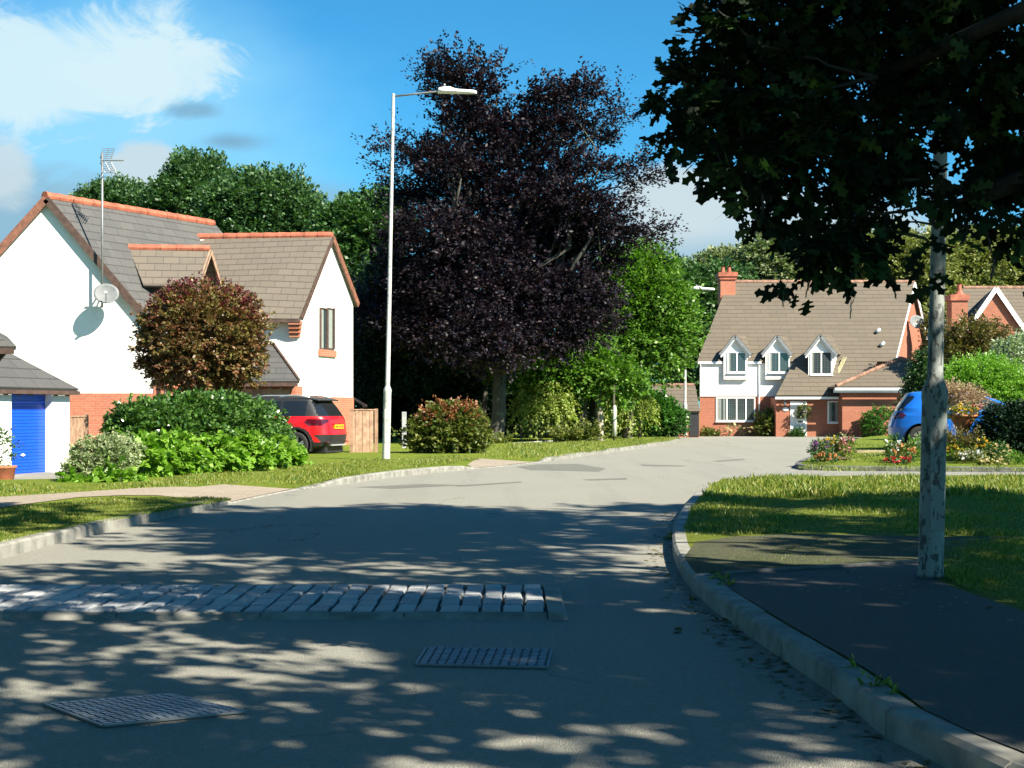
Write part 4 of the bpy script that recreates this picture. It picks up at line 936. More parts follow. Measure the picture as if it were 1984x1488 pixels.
# ground floor
pl = PL((0, D0-.0, 0), (0, -1, 0))
window(Hh, pl, 1387, 1463, 770, 816, [1387, 1408, 1427, 1445, 1463], 2.4, lead=4, curtains=((1390, 1397), (1401, 1405)))
pq = PL((0, 72.95, 0), (0, -1, 0))
window(Hh, pq, 1603, 1628, 777, 819, 1, 3.0, curtains=((1607, 1611), (1618, 1624)))
mb = MB(); pq.box(mb, 1531, 1563, 777, 845, -.05, .03); fr = mb.build('door_surround', M['upvc'], Hh)
mb = MB(); pq.box(mb, 1541, 1560, 786, 845, .03, .07); do = mb.build('door', M['upvc'], Hh)
mb = MB(); pq.box(mb, 1543, 1558, 788, 811, .07, .08); mb.build('pane', M['glass'], do)
mb = MB()
for x0 in (1543, 1552): 
    for a, b, c_, d_ in ((x0, x0+6, 823, 824), (x0, x0+6, 841, 842), (x0, x0+.8, 824, 841), (x0+5.2, x0+6, 824, 841)): pq.box(mb, a, b, c_, d_, .07, .085)
mb.build('moulding', M['galv'], do)
mb = MB(); pq.box(mb, 1546, 1555, 816, 818, .07, .09); mb.build('letterbox', M['black'], do)
mb = MB(); p = pq.hit(1519, 783); mb.ball(p+V3(0, -.2, .05), (.1, .1, .14), 6); mb.beam(p+V3(0, 0, .2), p+V3(0, -.2, .22), .03, .03); mb.build('wall_lantern', M['galv'], Hh, smooth=True)
mb = MB(); p = pq.hit(1522, 793); mb.ball(p+V3(0, -.02, 0), (.17, .03, .11), 8); mb.build('house_plaque', M['upvc'], Hh, smooth=True)
# garage wing
gx0 = P(1632, 0, 72).x; gx1 = P(1905, 0, 72).x
mb = MB(); mb.box(gx0, gx1, 72, 76, -.3, 2.4); mb.build('garage_wall', M['brickfar'], Hh)
zq = CH+44*71.7/F; a_ = V3(P(1617, 0, 71.6).x, 71.6, zq); b_ = V3(gx1+.4, 71.6, zq); ap = V3(P(1747, 0, 73.4).x, 73.6, CH+99*73.5/F)
mb = MB(); c_ = V3(a_.x, 78, zq); d_ = V3(b_.x, 78, zq); ap2 = V3(ap.x, 79, ap.z)
for pts in ([a_, b_, ap], [c_, a_, ap, ap2], [b_, d_, ap2, ap]): mb.slab([p+V3(0, 0, .1) for p in pts], .1)
mb.build('garage_roof', M['roof2'], Hh)
mb = MB(); ridge(mb, a_+V3(.1, 0, .14), ap+V3(0, 0, .12), .1); ridge(mb, b_+V3(-.1, 0, .14), ap+V3(0, 0, .12), .1); mb.build('hip_tiles', M['ridgeb'], Hh)
mb = MB(); mb.box(a_.x-.05, b_.x, 71.5, 71.62, zq-.2, zq-.02); mb.box(a_.x-.02, b_.x, 71.4, 71.5, zq-.08, zq+.04); mb.build('fascia', M['upvc'], Hh)
gv = PL(V3(xr_, D0, 0), (1, -sh.x, 0)); dp = gv.hit(1760, 625)
dish(dp+V3(.35, -.3, 0), .42, (.3, -1, .3), dp, 'pale grey satellite dish on the orange gable wall beneath the bargeboard')

# ---------------- right-hand brick house
Rh = empty('brick_house', (28, 80, 0), 'orange brick house with white bargeboards and a chimney at the right edge', 'house')
pl = PL((0, 78, 0), (0, -1, 0)); ap = pl.hit(1928, 561); l = pl.hit(1850, 672); r = V3(2*ap.x-l.x, 78, l.z)
mb = MB(); extr(mb, [(l.x+.3, 78, -.2), (r.x-.3, 78, -.2), (r.x-.3, 78, l.z+.35), (ap.x, 78, ap.z-.15), (l.x+.3, 78, l.z+.35)], (1.5, 7, 0)); mb.build('wall', M['brickfar'], Rh)
mb = MB(); dv = V3(1.6, 7, 0); roofslab(mb, ap, ap+dv, l+dv, l, .1, .1, .16, 0); roofslab(mb, ap, ap+dv, r+dv, r, .1, .1, .16, 0)
p0 = V3(P(1866, 560, 83).x, 83, P(0, 561, 83).z); p1 = V3(P(2060, 560, 83).x, 83, p0.z)
roofslab(mb, p0, p1, V3(p1.x, 78.9, p0.z-4.2), V3(p0.x-.6, 78.9, p0.z-4.2), .1, .1, .1, .1); roofslab(mb, p0, p1, V3(p1.x, 87, p0.z-4.2), V3(p0.x, 87, p0.z-4.2), .1, .1, .1, .1)
mb.build('roof', M['roof2'], Rh)
mb = MB(); ridge(mb, p0+V3(0, 0, .1), p1+V3(0, 0, .1), .12); mb.build('ridge_tiles', M['ridgeb'], Rh)
mb = MB(); mb.box(p0.x+.3, p1.x, 79.5, 86.5, -.2, p0.z-4); mb.build('rear_wall', M['brickfar'], Rh)
mb = MB(); f_ = V3(0, -.18, 0); mb.beam(ap+f_+V3(0, 0, .05), l+f_, .05, .24); mb.beam(ap+f_+V3(0, -.003, .05), r+f_, .05, .24); mb.build('bargeboard', M['upvc'], Rh)
mb = MB(); a = P(1844, 613, 76.5); b = P(1875, 575, 76.5); mb.box(a.x, b.x, 76.5, 77.4, 3, b.z-.2); cc_ = mb.build('chimney', M['brickfar'], Rh)
mb = MB(); mb.box(a.x-.08, b.x+.08, 76.42, 77.48, b.z-.2, b.z+.12); mb.lathe(((a.x+b.x)/2+.1, 76.9, b.z+.12), [(.32, 0), (.2, .15), (.13, .25), (.12, .55), (.15, .6)], 12); mb.build('chimney_pot', M['ridge'], cc_)
window(Rh, pl, 1945, 1975, 660, 700, 2, 2.0)

# ---------------- brick outbuilding left of the far house
Ob = empty('garage_block', (9, 78, 0), 'low brown-roofed outbuilding with a dark door behind the slim far lamp post', 'outbuilding')
pl = PL((0, 71, 0), (0, -1, 0)); a = pl.hit(1262, 796); b = pl.hit(1356, 796)
mb = MB(); mb.box(a.x, b.x-.02, 71, 74.4, -.2, a.z+.05); mb.build('wall', M['brick'], Ob)
mb = MB(); rz_ = CH+(HY-750)*72.7/F; roofslab(mb, V3(a.x, 72.7, rz_), V3(b.x, 72.7, rz_), V3(b.x, 71, a.z), V3(a.x, 71, a.z), .1, .15, .1, -.02); roofslab(mb, V3(a.x, 72.7, rz_), V3(b.x, 72.7, rz_), V3(b.x, 74.4, a.z), V3(a.x, 74.4, a.z), .1, .1, .1, -.02); mb.build('roof', M['roof2'], Ob)
mb = MB(); ridge(mb, (a.x, 72.7, rz_+.1), (b.x-.05, 72.7, rz_+.1), .1); mb.build('ridge_tiles', M['ridgeb'], Ob)
mb = MB(); pl.box(mb, 1336, 1354, 799, 845, -.02, .05); mb.build('door', M['black'], Ob)
# glimpse of a brick bungalow behind the beech
Bg = empty('bungalow', (-3.5, 76, 0), 'brick bungalow glimpsed through the gap behind the copper beech trunk', 'house')
mb = MB(); a = P(800, 772, 76); b = P(960, 772, 76); mb.box(a.x, b.x, 76, 82, -.2, a.z+.6); mb.build('wall', M['brickfar'], Bg)
mb = MB(); roofslab(mb, (a.x, 79, a.z+2.6), (b.x, 79, a.z+2.6), (b.x, 75.8, a.z+.6), (a.x, 75.8, a.z+.6), .1, .3, .3, .3); mb.build('roof', M['roof2'], Bg)
pl = PL((0, 76, 0), (0, -1, 0)); window(Bg, pl, 862, 884, 756, 790, 2, 2); window(Bg, pl, 915, 945, 768, 790, 2, 2)

# ================================================================== STREET FURNITURE
def lamp(base, H_, lean, r, sec, dirx, arm, label, mat, group, head=True, hs=1.0):
    base = Vector(base); t = empty('street_lamp', base, label, 'street lamp', group)
    def at(z): return base+V3(lean*z, 0, z)
    mb = MB(); n = 28
    prof = [(0, r*1.06), (.03, r*1.06), (.05, r), (sec-.10, r), (sec-.06, r*1.05), (sec-.01, r*1.04), (sec+.06, r*.72), (sec+.09, r*.62), (H_*.55, r*.50), (H_-.02, r*.42), (H_, r*.40)]
    mb.tube([at(z) for z, _ in prof], [q_ for _, q_ in prof], n); mb.build('column', M[mat], t, smooth=True)
    mb = MB(); a = at(sec*.72)+V3(0, -r*.98, 0); mb.box(a.x-r*.55, a.x+r*.55, a.y-.004, a.y+.03, base.z+sec*.25, base.z+sec*.72); mb.build('access_door', M[mat], t)
    if head:
        tp = at(H_-.06); e = tp+V3(dirx*arm, 0, .12)
        mb = MB(); mb.tube([tp, tp.lerp(e, .5), e, e+V3(dirx*.35*hs, 0, .01)], .024, 8); mb.build('bracket_arm', M['galv'], t, smooth=True)
        mb = MB(); L = .95*hs; prof = [(0, .03, .05), (.03, .09, .11), (.15, .11, .12), (.32, .12, .12), (.40, .085, .12), (.5, .06, .11), (.75, .05, .09), (.93, .045, .06), (1.0, .015, .03)]
        vs = []; fs = []; K = 12
        for u_, hh, ww in prof:
            for j in range(K):
                an = 2*math.pi*j/K; zz = math.sin(an); vs.append(e+V3(dirx*L*u_+0, math.cos(an)*ww*hs, (zz*hh if zz > 0 else zz*.055)*hs+.01-.02*u_))
        for i in range(len(prof)-1):
            for j in range(K): fs.append((i*K+j, (i+1)*K+j, (i+1)*K+(j+1) % K, i*K+(j+1) % K))
        fs += [tuple(range(K)), tuple(reversed(range((len(prof)-1)*K, len(prof)*K)))]
        mb.add(vs, fs); hd = mb.build('lantern', M['upvc'], t, smooth=True)
        mb = MB(); c_ = e+V3(dirx*L*.17, 0, .12*hs); mb.lathe(c_, [(.035, 0), (.035, .05), (.02, .07)], 10); mb.build('photocell', M['galv'], hd, smooth=True)
    return t
b = G(1803, 1118, .12); lamp(b, 8.0, .023, .088, 1.34, -1, .9, 'peeling grey-white lamp column nearest the camera beside the dark footway', 'post', 'street lamps', head=True)
b = G(748, 891, .12); lamp(b, (HY-182)/F*b.y+CH-.12, .020, .093, 1.72, 1, 1.08, 'tall white lamp column between the timber fence and the photinia bush', 'postw', 'street lamps', hs=1.0)
b = G(1327, 845, .12); lamp(b, (HY-562)/F*b.y+CH-.12, .004, .10, 1.5, 1, .35, 'distant slim white lamp column in front of the outbuilding', 'postw', 'street lamps', hs=1.1)
b = G(1189, 855, .12)
t = empty('marker_post', b, 'slim dark pole with white wrapped lower half on the far verge', 'post')
mb = MB(); s = b.y/F; mb.tube([b, b+V3(.01, 0, 110*s)], .045, 10); mb.build('pole', M['barkd'], t, smooth=True)
mb = MB(); mb.tube([b+V3(.02, 0, 10*s), b+V3(.03, 0, 40*s), b+V3(.03, 0, 66*s), b+V3(.02, 0, 70*s)], [.09, .085, .08, .04], 12); mb.build('white_wrap', M['postw'], t, smooth=True)
mb = MB(); mb.tube([b+V3(.02+.1*math.cos(a), .1*math.sin(a), (22+a*4)*s) for a in np.linspace(3, 8, 14)], .025, 6); mb.build('green_strap', M['l_mid'], t)
b = G(1222, 845, .12); t = empty('timber_post', b, 'short weathered timber post with diagonal brace beside the clipped laurel', 'post')
mb = MB(); s = b.y/F; mb.box(b.x-.08, b.x+.08, b.y-.08, b.y+.08, 0, .12+47*s); mb.build('upright', M['woodp'], t)
mb = MB(); mb.beam(b+V3(-.06, -.1, 32*s), b+V3(-27*s, -.1, -.05), .1, .1); mb.build('brace', M['woodp'], t)
b = P(783, 870, 46); t = empty('concrete_post', (b.x, b.y, .1), 'grey concrete fence post in the dark gap left of the photinia bush', 'post')
mb = MB(); mb.box(b.x-.07, b.x+.07, 45.95, 46.1, 0, CH+(HY-798)*46/F); mb.build('shaft', M['concrete'], t, bevel=.01)
t = empty('wire_fence', (0, 58, .1), 'low grey tubular rail fence in the shade right of the beech trunk', 'fence')
mb = MB()
for y0, y1 in ((824, 821), (844, 839), (836, 833)): mb.tube([P(975, y0, 56), P(1085, y1, 59)], .022, 6)
mb.build('rail', M['galv'], t)
for x in (975, 1010, 1048, 1085): mb = MB(); p = P(x, 850, 56+3*(x-975)/110); mb.box(p.x-.03, p.x+.03, p.y-.03, p.y+.03, 0, CH+(HY-820)*p.y/F); mb.build('fence_post', M['galv'], t)
t = empty('low_kerb_wall', (0, 55, .1), 'low pale edging wall catching the sun beside the beech trunk', 'wall')
mb = MB(); mb.beam(P(985, 862, 53), P(1082, 855, 56.5), .12, .12); mb.build('edging', M['concrete'], t)

# ---------------- speed cushion of granite setts
mb = MB(); a = G(1086, 1201); y0 = a.y; y1 = G(1086, 1142).y; x1 = a.x+.05; x0 = -6.5; zt = .045
t = empty('speed_cushion', ((x0+x1)/2, y0, 0), 'raised strip of grey granite setts edged in concrete across the road', 'speed hump')
mb.box(x0, x1-.1, y0+.06, y1-.04, 0.002, zt-.022); mb.build('bed', M['joint'], t)
mb = MB(); rows_ = 5; pitch = .138; hg = .005; x = x1-.132-pitch
ang = .0
while x > x0+.1:
    yy = y0+.10; hh_ = (y1-y0-.16)/rows_
    for rr in range(rows_):
        d = hh_*random.uniform(.85, 1.12) if rr < rows_-1 else (y1-.06-yy); d = min(d, y1-.06-yy)
        if d > .05:
            wob = random.uniform(-.008, .008); zz = zt+random.uniform(-.003, .003)
            c = [(x+wob+.005, yy+.008), (x+wob+pitch-.010+random.uniform(-.008, .004), yy+.008+random.uniform(-.005, .01)), (x+wob+pitch-.010+random.uniform(-.008, .004), yy+d-.008), (x+wob+.005+random.uniform(-.002, .006), yy+d-.01+random.uniform(-.01, .005))]
            ins = .014; m_ = (sum(p[0] for p in c)/4, sum(p[1] for p in c)/4)
            top = [(m_[0]+(p[0]-m_[0])*.84, m_[1]+(p[1]-m_[1])*.92) for p in c]
            vs = [(p[0], p[1], zt-.03) for p in c]+[(p[0], p[1], zz-.010) for p in c]+[(p[0], p[1], zz+random.uniform(-.002, .002)) for p in top]
            mb.add(vs, [(0, 1, 5, 4), (1, 2, 6, 5), (2, 3, 7, 6), (3, 0, 4, 7), (4, 5, 9, 8), (5, 6, 10, 9), (6, 7, 11, 10), (7, 4, 8, 11), (8, 9, 10, 11)])
        yy += d
    x -= pitch
mb.build('setts', M['sett'], t)
mb = MB(); mb2 = MB(); x = x1-.13
while x > x0: mb.hexa([(x-.9, y0, 0), (x, y0, 0), (x, y0+.08, 0), (x-.9, y0+.08, 0), (x-.895, y0+.035, zt-.022), (x-.005, y0+.035, zt-.022), (x-.005, y0+.08, zt-.006), (x-.895, y0+.08, zt-.006)]); mb2.box(x-.895, x-.005, y1-.045, y1, 0, zt-.01); x -= .9
mb2.build('rear_edging', M['kerb'], t)
mb.build('front_edging', M['kerb'], t)
mb = MB(); ym_ = y0+(y1-y0)*.42
for a_, b_ in ((y0, ym_-.005), (ym_+.005, y1)): mb.hexa([(x1-.125, a_, 0), (x1, a_, 0), (x1, b_, 0), (x1-.125, b_, 0), (x1-.125, a_+.015, zt), (x1-.02, a_+.015, zt-.01), (x1-.02, b_-.01, zt-.01), (x1-.125, b_-.01, zt)])
mb.build('end_stones', M['kerb'], t)

def manhole(name, corners, label, cells=(11, 7), z=.006):
    c = [Vector(p) for p in corners]; m_ = sum(c, Vector())/4; t = empty(name, m_, label, 'manhole cover', 'cast iron manhole covers')
    mb = MB()
    for i in range(4): a, b = c[i], c[(i+1) % 4]; mb.beam(a+V3(0, 0, z+.004), b+V3(0, 0, z+.004), .014, .008)
    mb.build('frame', M['ironrim'], t)
    mb = MB(); inn = [m_+(p-m_)*.965 for p in c]; mb.slab([p+V3(0, 0, z-.001) for p in inn], .006, 1, V3(0, 0, 1)); 
    nx, ny = cells
    def at(u, w_): return inn[0].lerp(inn[1], u).lerp(inn[3].lerp(inn[2], u), w_)
    for i in range(nx):
        for j in range(ny):
            hor = (i+j) % 2 == 0; du, dv_ = (.46, .30) if hor else (.34, .42)
            u, w_ = (i+.5)/nx, (j+.5)/ny; q_ = [at(u-du/nx, w_-dv_/ny), at(u+du/nx, w_-dv_/ny), at(u+du/nx, w_+dv_/ny), at(u-du/nx, w_+dv_/ny)]
            if (q_[1]-q_[0]).cross(q_[3]-q_[0]).z < 0: q_.reverse()
            mb.hexa([p+V3(0, 0, z-.002) for p in q_]+[p+V3(0, 0, z+.009) for p in q_])
    mb.build('plate', [M['castiron'], M['ironbase']], t)
manhole('manhole_cover', [G(826, 1258), G(1069, 1262), G(1060, 1297), G(806, 1291)], 'rectangular chequered iron manhole cover just in front of the granite setts', (14, 12))
manhole('manhole_cover', [G(86, 1368), G(330, 1349), G(476, 1383), G(200, 1411)], 'diamond-set chequered iron manhole cover at the lower left of the road', (13, 13))
sheet('road_patch', [G(x, y).xy for x, y in ((1000, 905), (1040, 900), (1120, 899), (1175, 908), (1160, 914), (1090, 912), (1030, 911))], .003, M['patch'])
for pts in ([(1240, 900), (1330, 902), (1320, 904), (1245, 903)], [(1130, 929), (1215, 926), (1215, 929), (1140, 931)], [(1380, 893), (1440, 889), (1445, 891), (1390, 895)], [(880, 941), (1010, 933), (1012, 935), (890, 943)], [(690, 944), (820, 938), (900, 940), (760, 947)]):
    sheet('road_patch', [G(x, y).xy for x, y in pts], .003, M['patch'])

# ================================================================== CARS
def build_car(name, loc, rz, label, layers, classify, paint, wheels, W, wr, cat='car', scale=1.0, nexp=5.5, spokes=5):
    """body from stacked plan outlines; faces are sorted into panels, glass and trim"""
    t = empty(name, loc, label, cat, None, rz); t.scale = (scale,)*3
    Lz = np.array(layers, float); K = 240
    zz = np.unique(np.concatenate([Lz[:, 0]]+[np.linspace(a, b, max(2, int((b-a)/0.014)+1)) for a, b in zip(Lz[:-1, 0], Lz[1:, 0])]))
    th = np.linspace(0, 2*np.pi, 4001)
    rings = []
    for z in zz:
        xr, xf, w_, ne = (np.interp(z, Lz[:, 0], Lz[:, k]) for k in (1, 2, 3, 4))
        c, s = np.cos(th), np.sin(th); e = 2/ne
        x = (xr+xf)/2+(xf-xr)/2*np.sign(c)*np.abs(c)**e; y = w_*np.sign(s)*np.abs(s)**e
        dl = np.r_[0, np.cumsum(np.hypot(np.diff(x), np.diff(y)))]; sl = np.linspace(0, dl[-1], K, endpoint=False)
        rings.append(np.c_[np.interp(sl, dl, x), np.interp(sl, dl, y), np.full(K, z)])
    Vv = np.concatenate(rings); n = len(zz); groups = {}
    for i in range(n-1):
        for j in range(K):
            j2 = (j+1) % K; f = (i*K+j, i*K+j2, (i+1)*K+j2, (i+1)*K+j); c = Vv[list(f)].mean(0)
            nr = np.cross(Vv[f[1]]-Vv[f[0]], Vv[f[3]]-Vv[f[0]]); nr = nr/(np.linalg.norm(nr)+1e-9)
            hole = False
            for wx in wheels:
                if abs(nr[1]) > .4 and math.hypot(c[0]-wx, c[2]-wr) < wr*1.2: hole = True
            if hole: continue
            groups.setdefault(classify(c, nr), []).append(f)
    groups.setdefault(classify(Vv[-K:].mean(0), np.array([0, 0, 1.0])), []).append(tuple(range((n-1)*K, n*K)))
    parts_ = []
    for (nm, mt), fs in groups.items():
        if nm in ('body', 'roof'): parts_.append((nm, mt, fs)); continue
        par = {}
        def find(a):
            while par.setdefault(a, a) != a: par[a] = par[par[a]]; a = par[a]
            return a
        for f in fs:
            for i in f[1:]: par[find(i)] = find(f[0])
        isl = {}
        for f in fs: isl.setdefault(find(f[0]), []).append(f)
        parts_ += [(nm, mt, g_) for g_ in isl.values() if len(g_) > 5]
    for nm, mt, fs in parts_:
        used = sorted({i for f in fs for i in f}); mp = {u: k for k, u in enumerate(used)}
        mb = MB(); mb.add([tuple(Vv[u]) for u in used], [tuple(mp[i] for i in f) for f in fs])
        o = mb.build(nm, M[mt], t, smooth=True, world=False, uv=False)
    for wx in wheels:
        for s in (1, -1):
            mb = MB(); y = s*(W-.12); vs = []; fs = []; kk = 28     # dark wheel housing
            for j in range(kk):
                a = math.pi*2*j/kk; vs += [(wx+math.cos(a)*wr*1.2, s*(W-.01), wr+math.sin(a)*wr*1.2), (wx+math.cos(a)*wr*1.2, s*(W-.35), wr+math.sin(a)*wr*1.2)]
            fs = [(2*j, 2*((j+1) % kk), 2*((j+1) % kk)+1, 2*j+1) for j in range(kk)]+[tuple(2*j+1 for j in range(kk))]
            keep = [f for f in fs if len(f) > 4 or sum(vs[i][2] for i in f)/4 > .18]
            mb.add(vs, keep); mb.build('wheel_housing', M['black'], t, world=False, uv=False)
            mb = MB(); prof = [(.62, -.10), (.80, -.11), (.96, -.10), (1.0, -.06), (1.0, .06), (.96, .10), (.80, .11), (.62, .10)]; vs = []; k2 = 36
            for r_, o_ in prof:
                for j in range(k2): a = 2*math.pi*j/k2; vs.append((wx+math.cos(a)*wr*r_, y+o_, wr+math.sin(a)*wr*r_))
            fs = [(i*k2+j, i*k2+(j+1) % k2, (i+1)*k2+(j+1) % k2, (i+1)*k2+j) for i in range(7) for j in range(k2)]
            mb.add(vs, fs); wo = mb.build('wheel', M['tyre'], t, smooth=True, world=False, uv=False)
            mb = MB(); yo = y+s*.075
            mb.tube([(wx, y+s*.02, wr), (wx, y+s*.10, wr)], wr*.64, 32, caps=False); mb.tube([(wx, y+s*.0, wr), (wx, yo+s*.01, wr)], wr*.14, 12)
            for k in range(spokes):
                a = 2*math.pi*k/spokes+.3
                for da in (-.14, .14): mb.beam((wx+math.cos(a)*wr*.1, yo, wr+math.sin(a)*wr*.1), (wx+math.cos(a+da)*wr*.63, yo+s*.015, wr+math.sin(a+da)*wr*.63), .035, .04, 0, (0, 1, 0))
            mb.build('rim', M['alloy'], wo, smooth=False, world=False, uv=False)
            mb = MB(); mb.tube([(wx, y-s*.02, wr), (wx, y+s*.01, wr)], wr*.6, 24); mb.build('brake_disc', M['black'], wo, world=False, uv=False)
    return t
# compact SUV, tail to the camera's right
SUV = [(.24, .22, 3.95, .80, 5), (.30, .10, 4.08, .86, 5), (.42, .03, 4.16, .885, 5), (.62, .0, 4.17, .89, 5), (.72, .02, 4.15, .888, 5), (.90, .045, 4.05, .885, 5), (1.00, .06, 3.80, .87, 5), (1.05, .09, 3.05, .85, 5),
       (1.12, .13, 2.95, .82, 5), (1.30, .25, 2.66, .765, 5), (1.48, .40, 2.36, .70, 5), (1.545, .42, 2.22, .66, 5), (1.585, .50, 2.05, .60, 4), (1.61, .75, 1.8, .42, 3.5), (1.615, 1.0, 1.5, .2, 3)]
def cl_suv(c, n):
    x, y, z = c; ay_ = abs(y)
    if z < .30: return ('lower_trim', 'black')
    if z < .50 and x < 1.0 and (ay_ < .62+.5*(z-.30) or z < .36): return ('rear_bumper', 'black')
    if z < .60 and x < .35 and ay_ < .66+.5*(z-.3) and n[0] < -.3: return ('rear_bumper', 'black')
    for wx in (.82, 3.33):
        if math.hypot(x-wx, z-.34) < .34*1.2+.06 and abs(n[1]) > .35: return ('arch_cladding', 'black')
    if z < .40: return ('lower_trim', 'black')
    if .84 < z < 1.02 and x < .62-abs(z-.94)*1.2 and ay_ > .44 and (z > .86+max(0, (.66-ay_))*.5 or x > .15): return ('rear_light', 'lamp_r')
    if z > 1.09 and z < 1.50:
        if x < .62 and n[0] < -.5 and ay_ < .70: return ('rear_window', 'cglass')
        if abs(n[1]) > .5 and .60 < x < 2.75 and not (1.28 < x < 1.36) and not (2.05 < x < 2.13): return ('side_window', 'cglass')
        if n[0] > .4 and ay_ < .72: return ('windscreen', 'cglass')
        return ('pillar', 'black')
    if z >= 1.50: return ('roof', 'black')
    return ('body', 'red')
cy_, sy_ = math.cos(R(155)), math.sin(R(155))
rear = P(640, 880, 36.3); rzc = R(180-19)
# local rear centre (0,0); place so that the rear centre is near the ray at x=652
RC = P(657, 880, 40.2); 
suv = build_car('parked_car', (RC.x, RC.y, .01), rzc, 'red compact SUV with dark glass and black bumper parked behind the green hedge', SUV, cl_suv, 'red', (.82, 3.33), .885, .34, scale=1.055)
mb = MB(); mb.box(-.012, .03, -.26, .26, .76, .87); pt = mb.build('number_plate', M['plate'], suv, world=False)
mb = MB()
for i, y in enumerate((-.20, -.14, -.07, 0, .09, .15, .21)): mb.box(-.016, -.01, y-.018, y+.018, .785, .845)
mb.build('characters', M['black'], pt, world=False)
mb = MB(); mb.box(-.02, .0, -.30, .30, .885, .905); mb.build('tailgate_strip', M['lamp_r'], suv, world=False)
for s in (1, -1): mb = MB(); mb.tube([(.55, s*.63, 1.60), (.9, s*.62, 1.645), (1.9, s*.60, 1.64), (2.3, s*.60, 1.59)], .018, 8); mb.build('roof_edge_glint', M['rail'], suv, smooth=True, world=False)  # silver tubes stand in for the pale reflection along the roof edge
mb = MB(); mb.hexa([(.30, -.58, 1.50), (.62, -.60, 1.56), (.62, .60, 1.56), (.30, .58, 1.50), (.29, -.56, 1.53), (.62, -.58, 1.60), (.62, .58, 1.60), (.29, .56, 1.53)]); mb.build('spoiler', M['black'], suv, world=False, bevel=.01)
mb = MB(); mb.tube([(.19, .05, 1.16), (.27, -.32, 1.22)], .01, 6); mb.build('rear_wiper', M['black'], suv, world=False)
mb = MB(); mb.box(.005, .06, -.42, .42, .31, .345)
mb.build('silver_skid_trim', M['rail'], suv, world=False)
for s in (1, -1): mb = MB(); mb.box(.03, .10, s*.58-.07, s*.58+.07, .395, .425); mb.build('reflector', M['lamp_r'], suv, world=False)
mb = MB(); mb.box(.15, .7, -.55, .55, .12, .28); mb.build('underbody', M['black'], suv, world=False)
mb = MB(); mb.tube([(.7, 0, 1.61), (.55, 0, 1.80)], .006, 5); mb.build('aerial', M['black'], suv, world=False)

# blue hatchback, tail to the camera's left
HB = [(.20, .25, 3.8, .78, 5), (.26, .12, 3.95, .83, 5), (.40, .02, 4.02, .855, 5), (.60, .0, 4.03, .868, 5), (.75, .04, 3.98, .868, 5), (.88, .09, 3.80, .86, 5), (.95, .13, 3.5, .85, 4.6), (1.00, .16, 3.15, .835, 4.6),
      (1.06, .18, 2.98, .81, 5), (1.20, .27, 2.66, .755, 5), (1.34, .37, 2.28, .70, 5), (1.42, .42, 1.98, .65, 5), (1.46, .60, 1.75, .57, 4), (1.485, .95, 1.5, .3, 3)]
def cl_hb(c, n):
    x, y, z = c; ay_ = abs(y)
    if z < .26: return ('lower_trim', 'black')
    if .80 < z < .97 and x < .34-.9*abs(z-.88) and ay_ > .46: return ('rear_light', 'lamp_r')
    if 1.0 < z < 1.36 and n[0] < -.35 and ay_ < .66 and x < .62: return ('rear_window', 'cglass')
    if abs(n[1]) > .5 and 1.02 < z < 1.34:
        top = 1.34
        xf = 2.95-(z-1.02)*2.2; xr = 1.12+(z-1.02)*.1
        if .80+.9*(z-1.02)*.5 < x < 1.0 and z < 1.26 and z > 1.08: return ('quarter_window', 'cglass')
        if xr < x < xf-.05:
            if 1.86 < x < 1.92: return ('pillar', 'black')
            return ('side_window', 'glass')
    if n[0] > .35 and z > 1.02 and z < 1.42 and ay_ < .68: return ('windscreen', 'cglass')
    return ('body', 'bluecar')
BC = P(1733, 870, 38.2)
blue = build_car('parked_car', (BC.x-.05, 38.6, .22), R(-10), 'bright blue hatchback parked on the right behind the near lamp post and flower urn', HB, cl_hb, 'bluecar', (.68, 3.2), .865, .315, scale=1.10, spokes=9)
mb = MB(); mb.ball((2.72, -.96, 1.08), (.07, .10, .07), 8); mb.beam((2.72, -.82, 1.04), (2.72, -.9, 1.06), .04, .04); mb.build('door_mirror', M['bluecar'], blue, smooth=True, world=False)
mb = MB(); mb.beam((1.98, -.872, .86), (2.12, -.874, .86), .03, .03); mb.beam((1.22, -.868, .87), (1.36, -.868, .87), .03, .03); mb.build('door_handle', M['bluecar'], blue, world=False)
mb = MB(); mb.box(.02, .06, -.25, .25, .55, .66); mb.build('number_plate', M['plate'], blue, world=False)

# ================================================================== SHRUBS AND FLOWERS
def top_tint(t, blobs, n, L, nl, leaf, mat, nm='young_growth', **kw):
    pos, la, ln = spray_points(blobs, n, L, nl, **kw); return leaf_mesh(nm, pos, la, ln, leaf*(0.7+0.6*rng.random(len(pos))), M[mat], t, kw.get('shape', RHOMB), .6)
# clipped round tree
bl = pxb([(a_, b_+9)+tuple(r_) for a_, b_, *r_ in [(392, 650, 100, 95), (345, 640, 72, 75), (440, 640, 75, 80), (395, 600, 90, 55), (380, 700, 95, 50), (455, 690, 55, 50), (320, 670, 45, 60)]], 33.5)
t = tree('round_tree', (P(410, 900, 33.5).x, 33.5, -.05), bl, 2600, .28, 20, .085, 'l_red', 'round clipped red and bronze leaved tree standing in the hedge before the white house', trunk=.075, bark='barkp', fork=.55, inner=.55, up=.1, jit=.6, wid=.62)
top_tint(t, pxb([(392, 590, 85, 45), (330, 620, 40, 50), (455, 615, 50, 50)], 33.5), 420, .22, 14, .07, 'l_redtop', inner=.8, up=.5)
